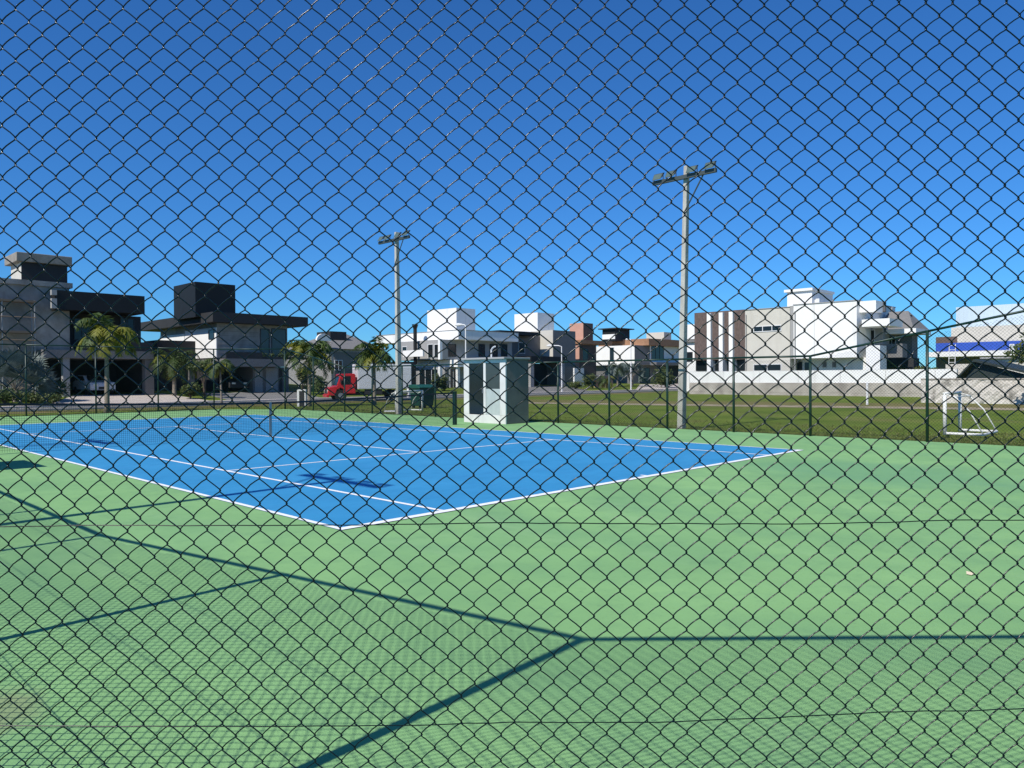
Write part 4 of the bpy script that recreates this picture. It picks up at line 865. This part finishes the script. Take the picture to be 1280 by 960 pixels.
b = MB(); b.prism([(p0.y-.5, -.2), (p0.y-.5, p0.z), (p1.y, p1.z-.15), (p2.y+.3, p2.z-.13), (p2.y+.3, -.2)], 0, Xs+.4, Xs+.5); b.build('front_wall', m_tent, sh)
# rubble pile in front of the warehouse
rb = thing('low_outbuilding', 'low whitewashed outbuilding between the dark shed and warehouse', 'building', (62, 8, 0))
ya, yb = FX(1330,450,60).y, FX(1232,450,60).y; MB().box(60, ya, -.2, 66, yb, FX(1260,448,60).z).build('wall', m_beige, rb); MB().box(59.7, ya, FX(1260,448,60).z, 66.2, yb+.3, FX(1260,446,60).z).build('roof', m_lgrey, rb)
win_x(rb, 60, 1248, 1262, 451, 457, m_glass, m_frame, 2)
ya, yb = FX(1232,450,60).y, FX(1175,450,60).y; MB().box(61.5, ya, -.2, 66, yb, FX(1200,455,61.5).z).build('annex_wall', m_stone, rb)
# tree at the right edge
def tree(label, base, H, R, seed, n=5200):
    rnd = random.Random(seed); t = thing('leafy_tree', label, 'tree', base); s = MB(); b = MB()
    s.tube([(0,0,-.1),(.05,.03,H*.3),(.0,.1,H*.55)], [.13,.1,.07], 8)
    for i in range(16):
        az = rnd.uniform(0,6.28); zz_ = rnd.uniform(.35,1.0)*H; rr_ = R*rnd.uniform(.25,.95)*(1.0 - .35*abs(zz_/H-.6)); e_ = Vector((cos(az)*rr_, sin(az)*rr_, zz_))
        s.tube([(0,.05,H*.3+.1*H*(i%4)), (e_.x*.5, e_.y*.5, e_.z*.85), e_], [.05,.03,.01], 5)
        leaf_clump(b, e_, (R*.38, R*.38, R*.3), n//16, rnd, .11)
    s.build('trunk', m_trunk, t, off=(0,0,0)); b.build('crown', [m_leaf, m_leafl], t, off=(0,0,0)); return t
q = AT(1322, 500, 36.0); tree('dark leafy tree at the right edge beside the stone wall', (q.x, q.y, -.04), 4.3, 1.75, 3)

# ------------------------------------------------------------------ street lamps
def street_lamp(label, x, y, z0, H, arm, m=m_frame):
    t = thing('street_lamp', label, 'street lamp', (x, y, z0), 'white street lamps near the houses')
    MB().tube([(0,0,0),(0,0,H*.55)], .075, 8).build('pole', m, t, off=(0,0,0)); MB().tube([(0,0,H*.55),(0,0,H-.1), (arm[0]*.3,arm[1]*.3,H), (arm[0],arm[1],H+.03)], .05, 8).build('arm', m, t, off=(0,0,0))
    a = Vector((arm[0], arm[1], 0)).normalized(); e_ = Vector((arm[0], arm[1], H+.02)); l = MB(); l.tube([e_-a*.05, e_+a*.3, e_+a*.55], [.07,.13,.05], 8); l.build('lamp_head', m, t, off=(0,0,0)); return t
def lamp_at(label, px, pytop, y, arm):
    q = FY(px, pytop, y); street_lamp(label, q.x, y, yz(y) if y > 43 else -.04, q.z - (yz(y) if y > 43 else -.04), arm)
lamp_at('white street lamp rising behind the kiosk in front of the white house', 582, 406, 36.6, (-.15, .3))
lamp_at('white street lamp with curved arm in front of the charcoal carport', 702, 432, 43.2, (-.45, .9))
lamp_at('slender white lamp post in front of the brown-roofed house', 788.5, 424, 43.2, (.1, .35))
t = thing('marker_post', 'short white marker post on the grass by the boundary wall', 'post', (G(1084,505).x, G(1084,505).y, -.04)); MB().tube([(0,0,0),(0,0,1.15)], .06, 8).build('post_shaft', m_frame, t, off=(0,0,0)); MB().tube([(0,0,1.15),(0,0,1.2)], [.07,.02], 8).build('cap', m_frame, t, off=(0,0,0))
# fallen leaf on the court
q = G(1213, 718.5)
b = MB(); b.add([(q.x-.03,q.y-.015,.006),(q.x,q.y-.03,.02),(q.x+.035,q.y,.008),(q.x+.01,q.y+.03,.022),(q.x-.025,q.y+.02,.007)], [(0,1,3),(1,2,3),(0,3,4)]); tag(b.build('fallen_leaf', m_paper), 'tiny pale dry leaf lying on the green court at right', 'leaf')

# ------------------------------------------------------------------ grass tufts round the court
rnd = random.Random(17); b = MB()
def tuft(x, y, z, s_):
    for _ in range(4):
        az = rnd.uniform(0, 6.28); l = s_*rnd.uniform(.6,1.3); wv = Vector((cos(az+1.57), sin(az+1.57), 0))*l*.13; p = Vector((x+rnd.uniform(-.03,.03), y+rnd.uniform(-.03,.03), z)); tip = p+Vector((cos(az)*l*.5, sin(az)*l*.5, l))
        b.add([p-wv, p+wv, tip], [(0,1,2)], 0 if rnd.random() < .6 else 1)
for i in range(15000):
    px = rnd.uniform(-20, 1300); t_ = rnd.random()**1.6
    base = 523 + (px-640)*.025 if px < 640 else 530 + (px-640)*.045
    q = G(px, base - t_*22 + 6, -.045)
    if X0-1 < q.x < X1+.18 and YS-1 < q.y < YN+.2: continue
    tuft(q.x, q.y, -.05, .055)
for i in range(7000):     # longer growth along the slab edge under the far fence
    y = YA + (YB-YA)*rnd.random()**1.3; x = X1+.17+abs(rnd.gauss(0,.16)); tuft(x, y, -.05, .075)
for i in range(2500): tuft(rnd.uniform(XA, XB), YN+.17+abs(rnd.gauss(0,.18)), -.05, .08)
struct(b.build('grass_tufts', [mat('grass_blade', (0.06, 0.095, 0.016), .8, scale=1, col2=(0.11, 0.14, 0.03)), mat('dry_grass_blade', (0.15, 0.15, 0.05), .8)]), 'stuff')
